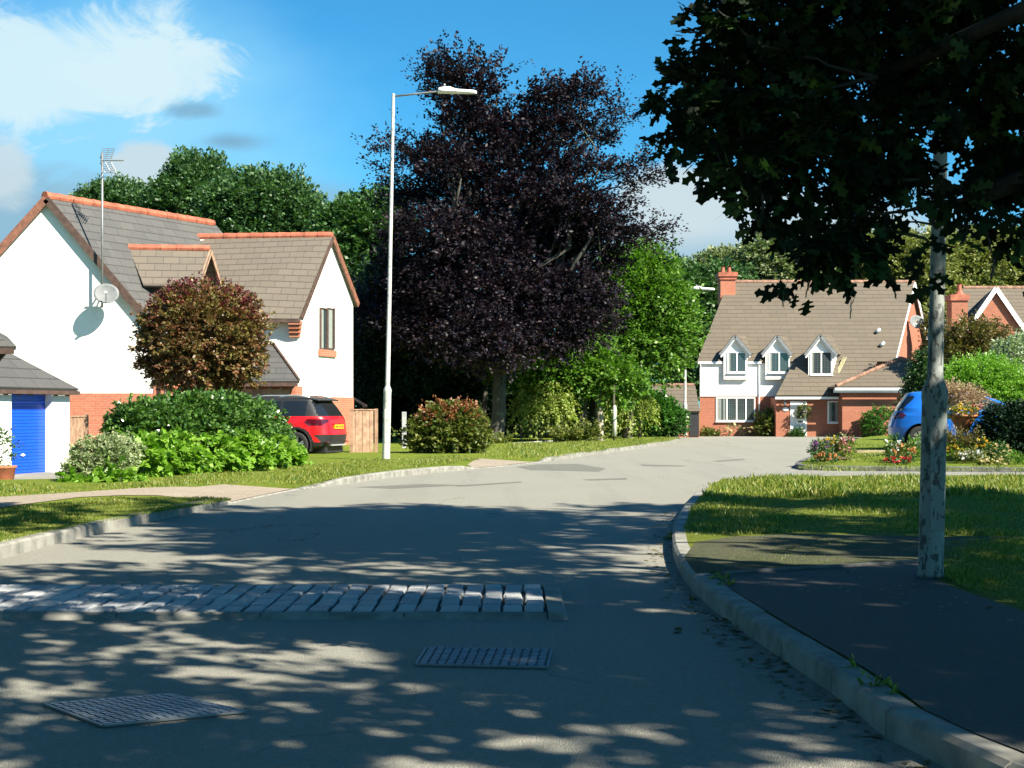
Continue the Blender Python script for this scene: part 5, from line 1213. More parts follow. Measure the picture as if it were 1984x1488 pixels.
# hedge
bl = pxb([(300, 850, 75, 60, -2.5), (365, 835, 85, 62, -1.8), (430, 835, 85, 62, -1.0), (478, 838, 62, 55, 0), (515, 866, 42, 45, 1.4), (270, 840, 50, 50, -2.2), (548, 888, 26, 26, 2.3)], 30.0)
shrub('hedge', bl, 4000, .26, 20, .085, 'l_hedge', 'large dark glossy green hedge between the garage and the red car', z0=-.02, inner=.7, up=.25, jit=.7, ybias=.7, wid=.62, shape=OVAL, stems=2)
bl = pxb([(270, 880, 50, 32, -4.3), (330, 878, 60, 32, -3.6), (400, 880, 60, 30, -2.9), (465, 875, 50, 30, -1.9), (510, 872, 36, 28, -.9), (548, 885, 28, 22, .6), (445, 862, 22, 12, -2.6)], 30.2)
shrub('creeper', bl, 520, .3, 12, .125, 'l_vine', 'lime green large-leaved creeper spilling along the foot of the hedge', z0=0.0, inner=.8, up=.05, droop=.4, jit=.6, ybias=1.2, wid=.95, shape=MAPLE, stems=1)
bl = pxb([(195, 895, 52, 42), (230, 880, 35, 30, .5), (160, 915, 28, 26, -.3)], 24.6)
shrub('variegated_shrub', bl, 900, .16, 18, .055, 'l_var', 'small pale variegated shrub at the left end of the hedge', z0=0.0, inner=.7, up=.2, jit=.7, wid=.6)
bl = pxb([(150, 935, 25, 12), (185, 935, 30, 12), (230, 925, 30, 12)], 24.0)
shrub('creeper', bl, 90, .2, 9, .11, 'l_vine', 'low lime creeper shoots below the pale variegated shrub', z0=0.0, inner=.7, up=.1, ybias=1, wid=.95, shape=MAPLE, stems=1)
# planter at the left edge
b = P(4, 938, 27.0); t = empty('planter', (b.x, b.y, b.z), 'red clay planter with a leafy shrub cut by the left edge beside the blue door', 'planter')
mb = MB(); mb.lathe(b, [(.17, 0), (.20, .02), (.25, .30), (.27, .31), (.27, .35), (.24, .35), (.22, .32)], 24); mb.build('pot', M['terra'], t, smooth=True)
pos, la, ln = spray_points([(b.x-.05, b.y, b.z+.65, .2, .2, .33)], 90, .2, 10, up=.6); leaf_mesh('foliage', pos, la, ln, .06, M['l_mid'], t)
# photinia
bl = pxb([(865, 845, 55, 36), (832, 845, 38, 30), (902, 838, 38, 36), (868, 818, 50, 24), (892, 815, 38, 20)], 40.5)
t = shrub('photinia_bush', bl, 1500, .3, 18, .10, 'l_phot', 'rounded yellow-green bush with red tips left of the beech trunk', z0=.1, inner=.6, up=.35, jit=.6)
top_tint(t, pxb([(870, 800, 52, 18), (905, 810, 32, 24), (850, 815, 36, 20)], 40.3), 190, .25, 12, .08, 'l_photr', inner=.7, up=.8, zlo=.3)
# laurel
bl = pxb([(1262, 805, 45, 38), (1235, 815, 30, 30), (1290, 815, 30, 28), (1255, 785, 25, 18)], 67)
shrub('laurel_hedge', bl, 1200, .4, 18, .16, 'l_laurel', 'rounded bright green laurel left of the distant lamp column', z0=.1, inner=.7, up=.2, ybias=.6, shape=OVAL)
bl = pxb([(1290, 832, 40, 12), (1250, 835, 30, 10), (1310, 830, 12, 20)], 66.4)
shrub('ground_cover_shrub', bl, 260, .3, 12, .12, 'l_mid', 'low dark shrub growth at the foot of the clipped laurel', z0=.1, inner=.4)
# greenery by the far house
for x, y, rx, ry, D_, m_, lb, zz in ((1488, 822, 22, 22, 73.8, 'l_phot', 'pale green rose bush under the brick house downpipe', .2), (1506, 806, 20, 18, 73.9, 'l_mid', 'taller rose bush below the wall lantern', .2), (1705, 820, 34, 28, 71.2, 'l_laurel', 'rounded bright shrub against the brick garage wall', .1), (1375, 842, 12, 5, 74, 'l_phot', 'tiny shrub at the foot of the far house front', 0), (1545, 843, 8, 6, 72.6, 'l_mid', 'small plant beside the white front door', 0)):
    shrub('bush', pxb([(x, y, rx, ry), (x-rx*.4, y+ry*.3, rx*.6, ry*.7)], D_), int(60+rx*9), .3, 14, .11, m_, lb, z0=0, inner=.5, stems=1)
pos = []; 
t = empty('rose_bush', (P(1430, 840, 74).x, 74.1, 0), 'sparse pale pink roses along the far house front wall', 'rose bush')
bl = pxb([(1428, 836, 30, 9)], 74.0); pos, la, ln = spray_points(bl, 40, .3, 8, up=.6, zlo=0); leaf_mesh('foliage', pos, la, ln, .09, M['l_mid'], t)
pos, la, ln = spray_points(pxb([(1428, 832, 32, 9)], 73.8), 9, .15, 7, zlo=0.1); leaf_mesh('blossom', pos, la, ln, .12, M['cream'], t, OVAL, .9)
t = empty('hanging_basket', P(1556, 797, 72.7), 'small hanging basket of greenery beside the white front door', 'hanging basket')
pos, la, ln = spray_points(pxb([(1556, 795, 12, 11)], 72.6), 60, .2, 12, droop=.5, up=.1); leaf_mesh('foliage', pos, la, ln, .09, M['l_phot'], t)
mb = MB(); p = P(1556, 798, 72.6); mb.ball(p, (.18, .18, .12), 6); mb.beam(p+V3(0, .35, .5), p+V3(0, 0, .5), .02, .02); mb.tube([p+V3(0, 0, .1), p+V3(0, 0, .5)], .008, 5); mb.build('basket', M['black'], t)
# right-hand side garden
shrub('conifer', pxb([(1795, 740, 22, 60), (1812, 720, 20, 55), (1778, 765, 18, 40), (1845, 735, 22, 50)], 66), 1300, .7, 18, .12, 'l_con', 'dark drooping conifer behind the near lamp post', z0=0, inner=.4, droop=.8, up=-.1, width=.2)
t = shrub('bright_conifer', pxb([(1900, 735, 50, 35), (1940, 745, 40, 35), (1860, 745, 35, 28), (1965, 775, 28, 30), (1985, 765, 25, 25), (1910, 765, 60, 28)], 50), 1700, .5, 20, .085, 'l_bcon', 'bright lime feathery shrub rising behind the blue car', z0=0, inner=.5, up=.3)
shrub('bronze_shrub', pxb([(1880, 660, 40, 35), (1850, 690, 30, 35), (1915, 655, 35, 25), (1900, 700, 40, 30)], 60), 1200, .5, 18, .11, 'l_brown', 'tall bronze-leaved shrub in front of the right-hand chimney house', z0=0, inner=.3, bark='barkd')
shrub('silver_shrub', pxb([(1960, 695, 35, 35), (1935, 715, 30, 25), (1985, 680, 25, 30)], 56), 900, .35, 16, .10, 'l_silver', 'silvery leaved shrub below the white bargeboard at the right edge', z0=0, inner=.4)
shrub('bronze_shrub', pxb([(1808, 645, 16, 30), (1800, 690, 14, 25)], 72), 320, .5, 14, .12, 'l_brown', 'slim bronze shrub against the orange gable wall', z0=0, inner=.3)
shrub('dark_hedge', pxb([(1945, 830, 45, 38), (1985, 825, 40, 40), (1925, 845, 30, 26), (2010, 840, 40, 35)], 33.5), 1500, .22, 18, .07, 'l_dark', 'dark clipped bush hiding the front of the blue car', z0=.15, inner=.6, up=.2)
# urn
b = V3(P(1866, 862, 34.0).x, 34.0, .15); t = empty('flower_urn', b, 'terracotta urn on a stand overflowing with cream and yellow flowers', 'urn'); s = 34/F
zt_ = CH+(HY-806)*s
mb = MB(); mb.lathe((b.x, b.y, zt_-.42), [(.10, 0), (.11, .02), (.16, .12), (.27, .32), (.33, .40), (.35, .41), (.35, .45), (.31, .45), (.28, .40)], 28); mb.build('urn', M['terra'], t, smooth=True)
mb = MB(); mb.lathe((b.x, b.y, .12), [(.2, 0), (.2, .04), (.09, .1), (.08, zt_-.42-.12-.02)], 20); mb.build('stand', M['terra'], t, smooth=True)
pos, la, ln = spray_points([(b.x, b.y, zt_+.06, .38, .3, .14)], 150, .14, 12, up=.3, inner=.3); leaf_mesh('foliage', pos, la, ln, .05, M['l_phot'], t)
for m_, k_, dx in (('yel', 26, .0), ('cream', 22, .05), ('redf', 5, .3), ('pink', 7, .28)):
    pos, la, ln = spray_points([(b.x+dx, b.y-.12, zt_+.12, .34 if dx < .2 else .1, .25, .14)], k_, .06, 9, inner=.8, up=.2); leaf_mesh('blossom', pos, la, ln, .055, M[m_], t, OVAL, .95)
# feathery dry grass above and around
t = empty('ornamental_grass', (b.x, 34.6, .15), 'dry beige feathery grass plume rising behind the flower urn', 'grass plant')
pos, la, ln = spray_points(pxb([(1862, 772, 30, 14), (1842, 768, 18, 16), (1888, 778, 20, 8)], 34.8), 330, .3, 14, up=.6, inner=.2, width=.15); leaf_mesh('plume', pos, la, ln, .07, M['l_dry'], t, BLADE, .35)
mb = MB(); 
for i in range(14): mb.tube([(b.x+random.uniform(-.2, .2), 34.8, .1), (b.x+random.uniform(-.5, .5), 34.8+random.uniform(-.2, .2), zt_+.35)], .006, 4)
mb.build('stalks', M['woodp'], t)
t = empty('ornamental_grass', (b.x, 33.2, .15), 'brown seeded grass clump under the flower urn', 'grass plant')
pos, la, ln = spray_points(pxb([(1868, 862, 34, 16), (1885, 866, 20, 14), (1848, 866, 18, 14)], 33.2), 260, .3, 14, up=.8, inner=.1, width=.15, zlo=.12); leaf_mesh('blades', pos, la, ln, .07, M['l_brown'], t, BLADE, .35)
# bedding plants along the island
beds = [(1590, 872, 18, 14, 33.2, 'purple', 'purple spired flowers at the road end of the flower bed'), (1612, 868, 24, 18, 33.6, 'yel', 'yellow flowers topping the leftmost flower clump'), (1640, 868, 14, 18, 33.4, 'pink', 'mauve flowers at the right side of the leftmost clump'), (1600, 888, 26, 7, 32.2, 'orange', 'low peach flowers at the foot of the leftmost clump'),
        (1732, 868, 14, 20, 33.4, 'whitef', 'white lily-like flowers just left of the near lamp post'), (1752, 880, 24, 14, 32.6, 'orange', 'orange bedding flowers left of the near lamp post'), (1775, 868, 16, 18, 33.4, 'l_phot', 'broad green leafy plant hard against the left of the near post'), (1742, 893, 26, 6, 31.8, 'redf', 'low red and peach bedding flowers near the island kerb'),
        (1845, 878, 20, 14, 33.0, 'yel', 'yellow daisies right of the near lamp post'), (1880, 885, 30, 10, 32.4, 'whitef', 'white flowers below the flower urn'), (1903, 872, 22, 18, 33.0, 'yel', 'orange-yellow marigolds right of the flower urn'), (1938, 880, 20, 16, 32.6, 'cream', 'cream roses before the dark hedge'), (1925, 900, 30, 9, 31.6, 'cream', 'straggly yellowing plant at the right end of the flower bed'), (1968, 892, 18, 8, 32, 'l_phot', 'low green plant at the far right of the flower bed')]
for x, y, rx, ry, D_, m_, lb in beds:
    bl = pxb([(x, y, rx, ry), (x-rx*.4, y+ry*.3, rx*.6, ry*.6)], D_); t = empty('flowering_plant', (bl[0][0], D_, .12), lb, 'flowering plant', 'bedding plants on the lawn island')
    pos, la, ln = spray_points(bl, int(rx*ry*.22+20), .16, 12, up=.7, inner=.2, width=.3, zlo=.11); leaf_mesh('foliage', pos, la, ln, .055, M[random.choice(['l_phot', 'l_mid', 'l_bright'])], t)
    if not m_.startswith('l_'):
        bl = pxb([(x, y-ry*.35, rx*.95, ry*.75)], D_-.15); pos, la, ln = spray_points(bl, int(10+rx*.5), .06, 8, up=.7, inner=.6, zlo=.12); leaf_mesh('blossom', pos, la, ln, .05, M[m_], t, OVAL, .95)
sheet('flower_bed_soil', [(p.x, p.y) for p in [G(x, y, .12) for x, y in ((1580, 893), (1660, 889), (1650, 876), (1590, 880))]], .135, M['soil'])
tag(MB().beam(P(1658, 875, 35.5), P(1712, 874, 35.5), .25, .05).build('edging_board', M['woodp']), 'pale timber board lying flat on the lawn island between flower clumps', 'board')

# ================================================================== TREES
# copper beech
BB = [(865, 160, 30, 38), (925, 175, 38, 30), (900, 225, 45, 40), (1060, 195, 40, 25), (1110, 190, 26, 22), (970, 265, 70, 40), (1060, 250, 60, 35), (860, 320, 60, 32, -1), (815, 300, 28, 20, 1), (960, 330, 80, 45), (1075, 320, 60, 35), (1150, 265, 30, 14, 1), (1160, 330, 32, 16, -1), (850, 385, 70, 35, 1), (980, 400, 100, 50), (1090, 395, 70, 40, -1), (1165, 420, 42, 22, -1), (1190, 455, 40, 18),
      (835, 455, 75, 45, -1.5), (930, 480, 90, 50, -1), (1050, 480, 80, 50, 1), (1140, 500, 50, 35, 1), (820, 540, 75, 50, -1), (930, 570, 100, 55, -1.5), (1050, 570, 80, 50, -1), (1140, 570, 50, 35, -1), (830, 630, 65, 45, -1), (940, 655, 90, 50, -2.5), (1060, 645, 70, 42, -1.5), (1140, 630, 45, 32, -1.5), (1105, 450, 55, 35), (1040, 440, 50, 35, 1)]
tree('copper_beech', (P(960, 860, 54).x, 54, .1), pxb(BB, 54, None), 6800, .85, 26, .14, 'l_beech', 'tall dark purple copper beech dominating the middle of the view', trunk=.30, bark='bark', up=.22, hor=.5, jit=.35, width=.30, inner=.05, fork=.30)
bt = [o for o in C.objects if o.get('category') == 'tree' and 'copper beech dom' in o['label']][0]
TW = [(1195, 215, 25, 8), (1240, 322, 26, 9), (1265, 440, 20, 8), (1250, 460, 25, 7), (770, 285, 22, 12), (750, 335, 12, 10), (960, 135, 12, 10), (838, 155, 12, 14), (885, 130, 14, 12), (1130, 175, 24, 12), (1160, 230, 25, 10), (1230, 350, 25, 10), (785, 380, 25, 18), (1200, 375, 28, 10)]
pos, la, ln = spray_points(pxb(TW+[(700, 590, 14, 6), (690, 620, 14, 7), (715, 600, 22, 22)], 54), 520, 1.1, 18, up=.25, hor=.4, jit=.25, width=.2, inner=0.0); leaf_mesh('outer_sprays', pos, la, ln, .14, M['l_beech'], bt)
mb = MB(); ctr = P(970, 430, 54)
for x, y, rx, ry in TW:
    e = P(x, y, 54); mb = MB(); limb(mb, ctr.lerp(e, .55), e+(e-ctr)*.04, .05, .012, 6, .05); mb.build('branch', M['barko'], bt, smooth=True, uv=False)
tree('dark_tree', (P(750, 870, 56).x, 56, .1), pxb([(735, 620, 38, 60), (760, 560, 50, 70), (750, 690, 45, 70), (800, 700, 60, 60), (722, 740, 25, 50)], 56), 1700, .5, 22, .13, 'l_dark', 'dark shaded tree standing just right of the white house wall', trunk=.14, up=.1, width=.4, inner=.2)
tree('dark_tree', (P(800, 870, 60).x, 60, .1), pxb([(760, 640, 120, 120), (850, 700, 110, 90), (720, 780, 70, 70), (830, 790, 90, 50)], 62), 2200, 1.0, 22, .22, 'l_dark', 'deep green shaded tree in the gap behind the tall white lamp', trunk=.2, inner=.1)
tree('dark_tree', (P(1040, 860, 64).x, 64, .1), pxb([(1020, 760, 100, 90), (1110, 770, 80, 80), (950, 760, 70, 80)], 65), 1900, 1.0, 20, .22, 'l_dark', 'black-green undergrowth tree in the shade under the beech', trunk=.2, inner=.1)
# bright green neighbours
tree('green_tree', (P(1215, 850, 62).x, 62, .1), pxb([(1220, 560, 60, 70), (1275, 590, 55, 60), (1185, 660, 60, 60), (1260, 670, 62, 55), (1245, 520, 40, 35), (1200, 610, 60, 60), (1295, 640, 40, 50)], 62), 3000, .9, 20, .17, 'l_bright', 'fresh green tree immediately right of the copper beech', trunk=.2, up=.2, inner=.3)
tree('green_tree', (P(1110, 850, 58).x, 58, .1), pxb([(1060, 720, 80, 35), (1140, 710, 60, 40), (1010, 700, 50, 40), (1180, 740, 60, 30), (1100, 690, 50, 30)], 57), 1500, .8, 18, .17, 'l_bright', 'low-branching green tree with lit leaves beneath the beech crown', trunk=.22, up=.1, inner=.3, fork=.45)
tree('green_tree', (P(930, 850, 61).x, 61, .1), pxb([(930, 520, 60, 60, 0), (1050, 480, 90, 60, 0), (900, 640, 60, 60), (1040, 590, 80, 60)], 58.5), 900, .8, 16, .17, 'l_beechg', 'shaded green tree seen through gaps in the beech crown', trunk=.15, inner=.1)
shrub('weeping_willow', pxb([(1048, 775, 28, 22), (1030, 765, 22, 14), (1075, 770, 18, 26)], 56), 260, .8, 22, .12, 'l_lime', 'small lime weeping growth hanging in the dark gap by the beech', z0=.1, inner=.2, up=-.1, droop=.9, width=.15, cat='shrub')
shrub('weeping_willow', pxb([(1180, 775, 28, 30), (1215, 770, 22, 24), (1165, 790, 12, 30), (1240, 775, 14, 16)], 62.5), 480, .8, 22, .12, 'l_lime', 'yellow-green weeping shrub behind the marker post', z0=.1, inner=.2, up=-.1, droop=.9, width=.15)
# ivy clad trunks
for i, (x0_, x1_, r_, y1_, D_, mt, lb) in enumerate(((1082, 1090, .16, 740, 57, 'barkd', 'slim dark trunk leftmost in the ivy-clad clump'), (1105, 1098, .22, 735, 57.5, 'barkd', 'thick ivy-covered trunk second from left in the clump'), (1125, 1128, .20, 738, 57, 'barkd', 'ivy-covered trunk in the middle of the clump'), (1143, 1152, .17, 740, 57.6, 'barkd', 'leaning dark trunk right of the clump centre'), (1162, 1158, .15, 760, 57, 'barkp', 'pale sunlit trunk at the right end of the clump'))):
    a = P(x0_, 858, D_); a.z = .05; b = P(x1_, y1_, D_); t = empty('tree_trunk', a, lb, 'tree trunk', 'trunks in the ivy-clad clump')
    mb = MB(); mb.tube([a, a+V3(0, 0, .2), a.lerp(b, .5)+V3(.05, 0, 0), b], [r_*1.5, r_*1.1, r_, r_*.9], 12); mb.build('trunk', M[mt], t, smooth=True, uv=False)
    if mt == 'barkd':
        pos, la, ln = spray_points([tuple(a.lerp(b, f))+(r_*1.3, r_*1.3, .35) for f in (.15, .4, .65, .9)], 90, .25, 12, droop=.5, inner=.7); leaf_mesh('ivy', pos, la, ln, .10, M['l_beechg'], t, OVAL, .8)
shrub('weeds', pxb([(1110, 848, 40, 8), (1145, 840, 20, 12), (1085, 852, 15, 7), (960, 862, 30, 8, -2)], 55), 260, .35, 12, .14, 'l_phot', 'scruffy weeds around the feet of the ivy-clad trunks', z0=.1, inner=.1, up=.8)
# background trees behind the white house
bgt = [(225, 400, [(225, 405, 50, 32), (190, 415, 30, 25), (275, 420, 40, 25)], 95, 'l_back', 'rounded green tree above the ridge near the aerial pole'),
       (375, 400, [(375, 385, 45, 40), (340, 405, 35, 40), (420, 405, 40, 40), (365, 345, 16, 24), (405, 350, 16, 22)], 85, 'l_back', 'tall spiky-topped green tree behind the white house'),
       (500, 430, [(490, 410, 60, 50), (545, 405, 45, 45), (580, 440, 35, 45), (440, 430, 40, 45), (500, 470, 100, 35)], 78, 'l_back', 'broad green tree behind the wing roof of the white house'),
       (700, 430, [(700, 445, 40, 35), (668, 480, 30, 50), (735, 450, 35, 45), (690, 540, 45, 60), (720, 600, 45, 60)], 70, 'l_mid', 'green tree rising between the white house and tall lamp'),
       (330, 470, [(300, 470, 70, 40), (420, 485, 70, 45)], 92, 'l_back', 'lower green tree filling the skyline behind the grey roof')]
for x, y, bb, D_, mt, lb in bgt:
    tree('broadleaf_tree', (P(x, 850, D_).x, D_, 0), pxb(bb, D_), 2600+700*(len(bb) > 4), 1.2, 24, .24, mt, lb, group='trees behind the white house', trunk=.35, up=.35, inner=.35, twigs=0)
far = [(1400, [(1400, 590, 60, 70), (1350, 620, 55, 70), (1330, 560, 35, 40), (1345, 710, 40, 50)], 92, 'l_mid', 'mid green tree between the bright tree and the brick house'),
       (1395, [(1395, 530, 40, 35), (1370, 560, 40, 50), (1420, 560, 30, 60)], 105, 'l_birch', 'thin pale birch behind the far house chimney'),
       (1500, [(1490, 510, 55, 50), (1540, 530, 55, 50), (1460, 550, 40, 50)], 100, 'l_birch', 'drooping grey-green birch above the left of the brown roof'),
       (1620, [(1600, 530, 60, 55), (1670, 520, 60, 55)], 108, 'l_back', 'darker tree behind the middle of the brown roof'),
       (1740, [(1730, 505, 60, 50), (1790, 520, 50, 60), (1770, 580, 50, 60)], 102, 'l_olive', 'olive tree behind the brick house gable apex'),
       (1860, [(1850, 510, 60, 55), (1900, 500, 50, 45), (1860, 570, 60, 60)], 104, 'l_olive', 'olive tree behind the right-hand chimney'),
       (1970, [(1960, 505, 60, 50), (2010, 520, 60, 60), (1960, 560, 60, 50)], 106, 'l_olive', 'olive tree at the right edge above the far roofs'),
       (1690, [(1690, 570, 90, 60), (1560, 580, 90, 60)], 115, 'l_mid', 'dense green tree filling the skyline behind the brown roof'),
       (1310, [(1300, 560, 35, 40), (1290, 610, 50, 50)], 98, 'l_back', 'bluish green tree on the skyline right of the beech')]
for x, bb, D_, mt, lb in far:
    tree('woodland_tree', (P(x, 840, D_).x, D_, 0), pxb(bb, D_), 2100, 1.2, 24, .25, mt, lb, group='trees behind the brick houses', trunk=.3, up=.25, inner=.3, droop=.25, twigs=0)
# the oak whose bough hangs over the view, rooted to the right of the camera
okb = [(1440, 70, 100, 80, .2), (1375, 60, 55, 60, .1), (1310, 165, 38, 45), (1350, 250, 75, 65), (1285, 225, 28, 35, -.2), (1450, 200, 110, 90, .1), (1560, 120, 130, 110, .3), (1590, 280, 130, 90, -.1), (1700, 200, 140, 120, .3), (1450, 360, 75, 55, -.1), (1420, 410, 35, 35, -.2), (1560, 400, 85, 55), (1610, 490, 62, 50, -.2), (1600, 495, 50, 36, -.2), (1580, 515, 20, 16, -.2), (1650, 500, 26, 20, -.1), (1680, 400, 70, 60, .2), (1715, 320, 60, 70, .4), (1850, 90, 150, 110, .5), (1760, 60, 120, 90, .2), (1920, 230, 90, 100, .3), (1890, 170, 70, 65, -.2), (1930, 380, 75, 50, .1), (1890, 440, 60, 22), (1965, 430, 45, 30, -.2), (1730, 430, 60, 35, -.1), (1640, 40, 130, 80, .2), (1800, 490, 14, 18, -.1)]
okb = [((b[0]+(26 if b[0] < 1500 else 0)), b[1]-(38 if b[1] > 330 else 12), b[2]*.9, b[3]*.85)+tuple(b[4:]) for b in okb]
vis = pxb(okb, 6.6)
base = V3(5.3, 3.0, .1); t = empty('oak_tree', base, 'dark lobed-leaf oak whose bough hangs across the upper right of the view', 'tree')
mb = MB(); fk = V3(5.2, 3.2, 3.4); mb.tube([base-V3(0, 0, .1), base+V3(0, 0, .3), base.lerp(fk, .5), fk, V3(4.9, 3.6, 6.0), V3(4.6, 3.8, 8.5)], [.36, .27, .24, .22, .14, .05], 14)
bough = limb(mb, fk, P(1900, 380, 6.6), .10, .045, 6, .04); limb(mb, fk+V3(-.05, .1, .6), P(1700, 150, 6.8), .10, .03, 6, .05)
br = V3(*P(1900, 380, 6.6))
for x0_, y0_, x1_, y1_ in ((1900, 380, 1560, 450), (1560, 450, 1470, 440), (1900, 370, 1650, 320), (1650, 320, 1400, 260), (1700, 150, 1480, 90), (1560, 450, 1600, 530), (1900, 390, 1840, 355), (1840, 355, 1815, 340), (1500, 190, 1310, 150), (1700, 150, 1500, 200), (1480, 90, 1390, 20), (1700, 440, 1850, 480), (1880, 440, 1760, 430)):
    limb(mb, P(x0_, y0_, 6.6), P(x1_, y1_, 6.55), .011, .004, 7, .05)
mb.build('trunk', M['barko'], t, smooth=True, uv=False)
pos, la, ln = spray_points(vis, 620, .19, 11, up=.0, droop=.3, width=.45, inner=.1, jit=.7, hor=.2)
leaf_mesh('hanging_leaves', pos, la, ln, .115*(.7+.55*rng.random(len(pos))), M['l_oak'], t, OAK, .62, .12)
def clumps(bl, k, r):
    o_ = []
    for b_ in bl:
        for _ in range(k):
            d = Vector(tuple(random.gauss(0, 1) for _ in range(3))).normalized()*random.random()**.4
            rr = r*random.uniform(.7, 1.3); o_.append((b_[0]+d.x*b_[3], b_[1]+d.y*b_[4], b_[2]+d.z*b_[5], rr, rr, rr*.6))
    return o_
ext = pxb([(2100, 200, 130, 150, .1), (2110, 400, 90, 60), (2260, 260, 130, 150, -.4), (1900, -110, 260, 110, .2), (1600, -90, 200, 90, .2), (2380, 120, 160, 160, -1.0)], 6.6)
pos, la, ln = spray_points(ext, 420, .2, 11, up=.0, droop=.3, width=.45, inner=.1, jit=.7, hor=.2)
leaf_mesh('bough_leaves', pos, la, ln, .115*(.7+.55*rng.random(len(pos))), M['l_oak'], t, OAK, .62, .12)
upb = [(1.5, 9.2, 8.8, 2.0, 2.0, 1.3), (-1.0, 6.8, 8.6, 2.2, 2.0, 1.4), (-1.2, 10.6, 9.2, 2.0, 1.8, 1.2), (4.6, 3.8, 7.6, 2.8, 2.6, 2.2), (8.4, 1.2, 7.9, 2.2, 2.4, 1.8), (8.0, 2.4, 7.0, 1.8, 1.8, 1.4), (3.0, 4.2, 6.6, 1.8, 2.0, 1.4), (6.2, 5.0, 7.2, 2.0, 2.2, 2.0), (4.2, 1.5, 6.4, 2.0, 2.2, 1.3)]  # first three blobs are an added overhead canopy that darkens the road
for b_ in upb[3:]: limb(mb, fk, b_[:3], .1, .03)
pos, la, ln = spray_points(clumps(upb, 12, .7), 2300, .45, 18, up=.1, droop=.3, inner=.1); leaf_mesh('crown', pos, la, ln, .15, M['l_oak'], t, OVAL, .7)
# street trees outside the view shading the road; left-hand ones added to block skylight
shade = [((10.2, 9.5, .1), [(9.4, 9.8, 9.2, 3.2, 2.6, 2.6), (11.6, 10.6, 8.6, 2.8, 2.4, 2.6), (10.0, 9.0, 6.4, 2.4, 1.8, 1.6), (8.2, 8.8, 11.4, 2.2, 1.8, 1.4), (6.4, 8.2, 9.2, 2.6, 2.4, 1.8), (7.6, 6.6, 10.4, 2.4, 2.2, 1.5), (5.6, 10.6, 8.8, 2.0, 1.8, 1.3)], 900),
         ((15.5, 13.2, .1), [(14.2, 11.6, 8.4, 2.8, 2.0, 2.2), (16.8, 12.0, 7.6, 2.8, 2.0, 2.2), (19.6, 12.4, 7.0, 2.4, 2.0, 2.0), (13.2, 9.2, 6.8, 2.2, 1.8, 1.8), (16.0, 9.6, 6.6, 2.2, 1.8, 1.8)], 900),
         ((10.0, -1.0, .1), [(9.2, -.6, 7.8, 2.8, 3.0, 2.4), (11.0, 3.2, 7.4, 2.8, 2.6, 2.2), (13.0, 5.4, 7.0, 2.4, 2.4, 2.0), (9.0, 4.6, 5.6, 1.8, 2.0, 1.6), (10.4, .6, 8.6, 2.2, 2.2, 1.6), (9.6, 2.6, 8.0, 2.0, 2.0, 1.6), (12.0, -2.4, 7.0, 2.6, 2.6, 2.2), (10.6, 6.2, 6.6, 2.4, 2.0, 2.0)], 620),
         ((6.0, -5.0, .1), [(5.0, -5.6, 7.0, 2.6, 2.0, 2.0), (7.6, -5.8, 7.6, 2.6, 2.0, 2.2), (1.6, -5.6, 7.6, 2.6, 2.0, 2.0)], 300),
         ((-7.6, 1.5, .1), [(-6.4, 2.0, 7.2, 2.8, 3.0, 2.4), (-8.6, 4.0, 6.4, 2.6, 2.6, 2.2), (-3.6, .6, 8.4, 2.4, 2.4, 1.6), (-8.6, -.5, 6.5, 2.4, 2.4, 2.0)], 560),
         ((-11.5, 10.0, .1), [(-6.0, 9.5, 8.2, 2.4, 2.4, 1.4), (-4.2, 12.2, 8.9, 2.2, 2.2, 1.3), (-7.5, 13.8, 8.0, 2.4, 2.2, 1.6), (-11.0, 9.4, 6.2, 2.4, 2.8, 3.0), (-12.6, 12.6, 5.6, 2.2, 2.6, 2.8), (-10.2, 6.2, 5.6, 2.0, 2.4, 2.6)], 1100),
         ((-10.8, 16.5, .1), [(-10.6, 16.0, 5.0, 2.2, 2.6, 3.2), (-9.8, 16.2, 9.0, 2.8, 2.8, 2.4), (-6.2, 16.6, 10.2, 2.8, 2.4, 1.5), (-3.2, 15.2, 10.4, 2.6, 2.2, 1.3), (-1.4, 13.6, 10.4, 1.8, 1.8, 1.1), (-12.5, 14.0, 7.0, 2.4, 2.6, 3.0)], 1300),
         ((-11.0, -2.0, .1), [(-10.6, -1.6, 6.0, 2.6, 3.0, 3.4), (-11.4, 3.4, 7.0, 2.6, 3.0, 3.2), (-7.0, -3.0, 9.4, 2.6, 2.6, 1.8)], 800),
         ((-6.5, -7.0, .1), [(-5.6, -6.4, 7.2, 2.8, 2.8, 2.4), (-2.6, -5.6, 8.0, 2.4, 2.4, 1.8)], 360)]
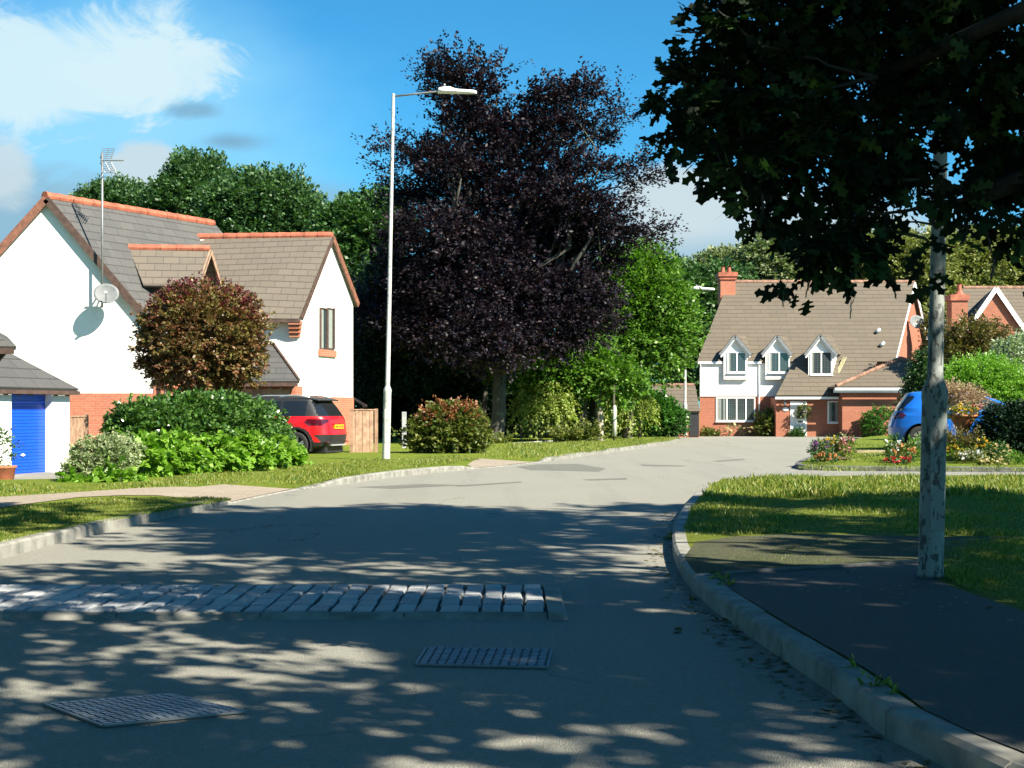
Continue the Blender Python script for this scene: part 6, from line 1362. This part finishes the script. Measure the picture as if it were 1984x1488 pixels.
for i, (bs, bl, n_) in enumerate(shade):
    tree('street_tree', bs, clumps(bl, 14, .8) if i < 4 else bl, n_*(4 if i < 4 else 3), .5, 18, .17 if i < 4 else .26, 'l_mid', limbs=bl, label= ('leafy street tree shading the road from beyond the right verge', 'second leafy street tree right of the verge', 'leafy tree standing behind the roadside oak', 'leafy tree beside the road behind the viewer', 'added unseen tree left of the viewer blocking skylight', 'added unseen tree beyond the left verge blocking skylight', 'tall added tree arching unseen over the road to deepen its shade', 'added unseen tree backing the left canopy against skylight', 'added unseen tree on the left behind the viewer blocking skylight')[i], group='street trees shading the near road', trunk=.2, up=.15, inner=.15, twigs=0)

# ================================================================== SMALL LITTER AND WEEDS
n = 420; px_ = []
kl = [(p.x, p.y) for p in rks if 4 < p.y < 18]
idx = rng.integers(0, len(kl), n); off = np.abs(rng.normal(size=n))*.12
pos = np.array([(kl[i][0]-o_-.01, kl[i][1]+rng.normal()*.2, .006) for i, o_ in zip(idx, off)])
la = np.c_[rng.normal(size=(n, 2)), rng.normal(size=n)*.1]; ln = np.c_[rng.normal(size=(n, 2))*.25, np.ones(n)]
tag(leaf_mesh('leaf_litter', pos, la, ln, .045*(.5+rng.random(n)), M['l_brown'], None, OVAL, .7), kind='stuff')
pl_ = pts_in([(x, y) for x, y in fw[:6]]+[(4.2, 6.0), (3.4, 6.6)], 130, lambda x, y: .129)
tag(leaf_mesh('leaf_litter', pl_, np.c_[rng.normal(size=(130, 2)), np.zeros(130)], np.c_[rng.normal(size=(130, 2))*.25, np.ones(130)], .03*(.5+rng.random(130)), M['l_brown'], None, OVAL, .7), kind='stuff')
wd = [(1250, 1050), (1294, 1035), (1300, 1010), (1590, 1335), (1480, 1130), (1392, 1120), (1730, 1350), (1840, 1380), (1420, 1135), (1700, 1330)]
for i, (x, y) in enumerate(wd): pass
W_ = []
for x, y, s_ in ((1298, 1047, .03), (1392, 1128, .04), (1410, 1140, .03), (1690, 1335, .03), (1725, 1350, .025), (1660, 1300, .02)):
    p = G(x, y, .1 if x > 1380 else 0.0); W_.append((p.x, p.y, p.z+s_*.4, s_*1.2, s_*1.2, s_*.5))
pos, la, ln = spray_points(W_, 40, .05, 9, up=.8, inner=.1); tag(leaf_mesh('kerbside_weeds', pos, la, ln, .035, M['l_blade'], None, RHOMB, .4), kind='stuff')
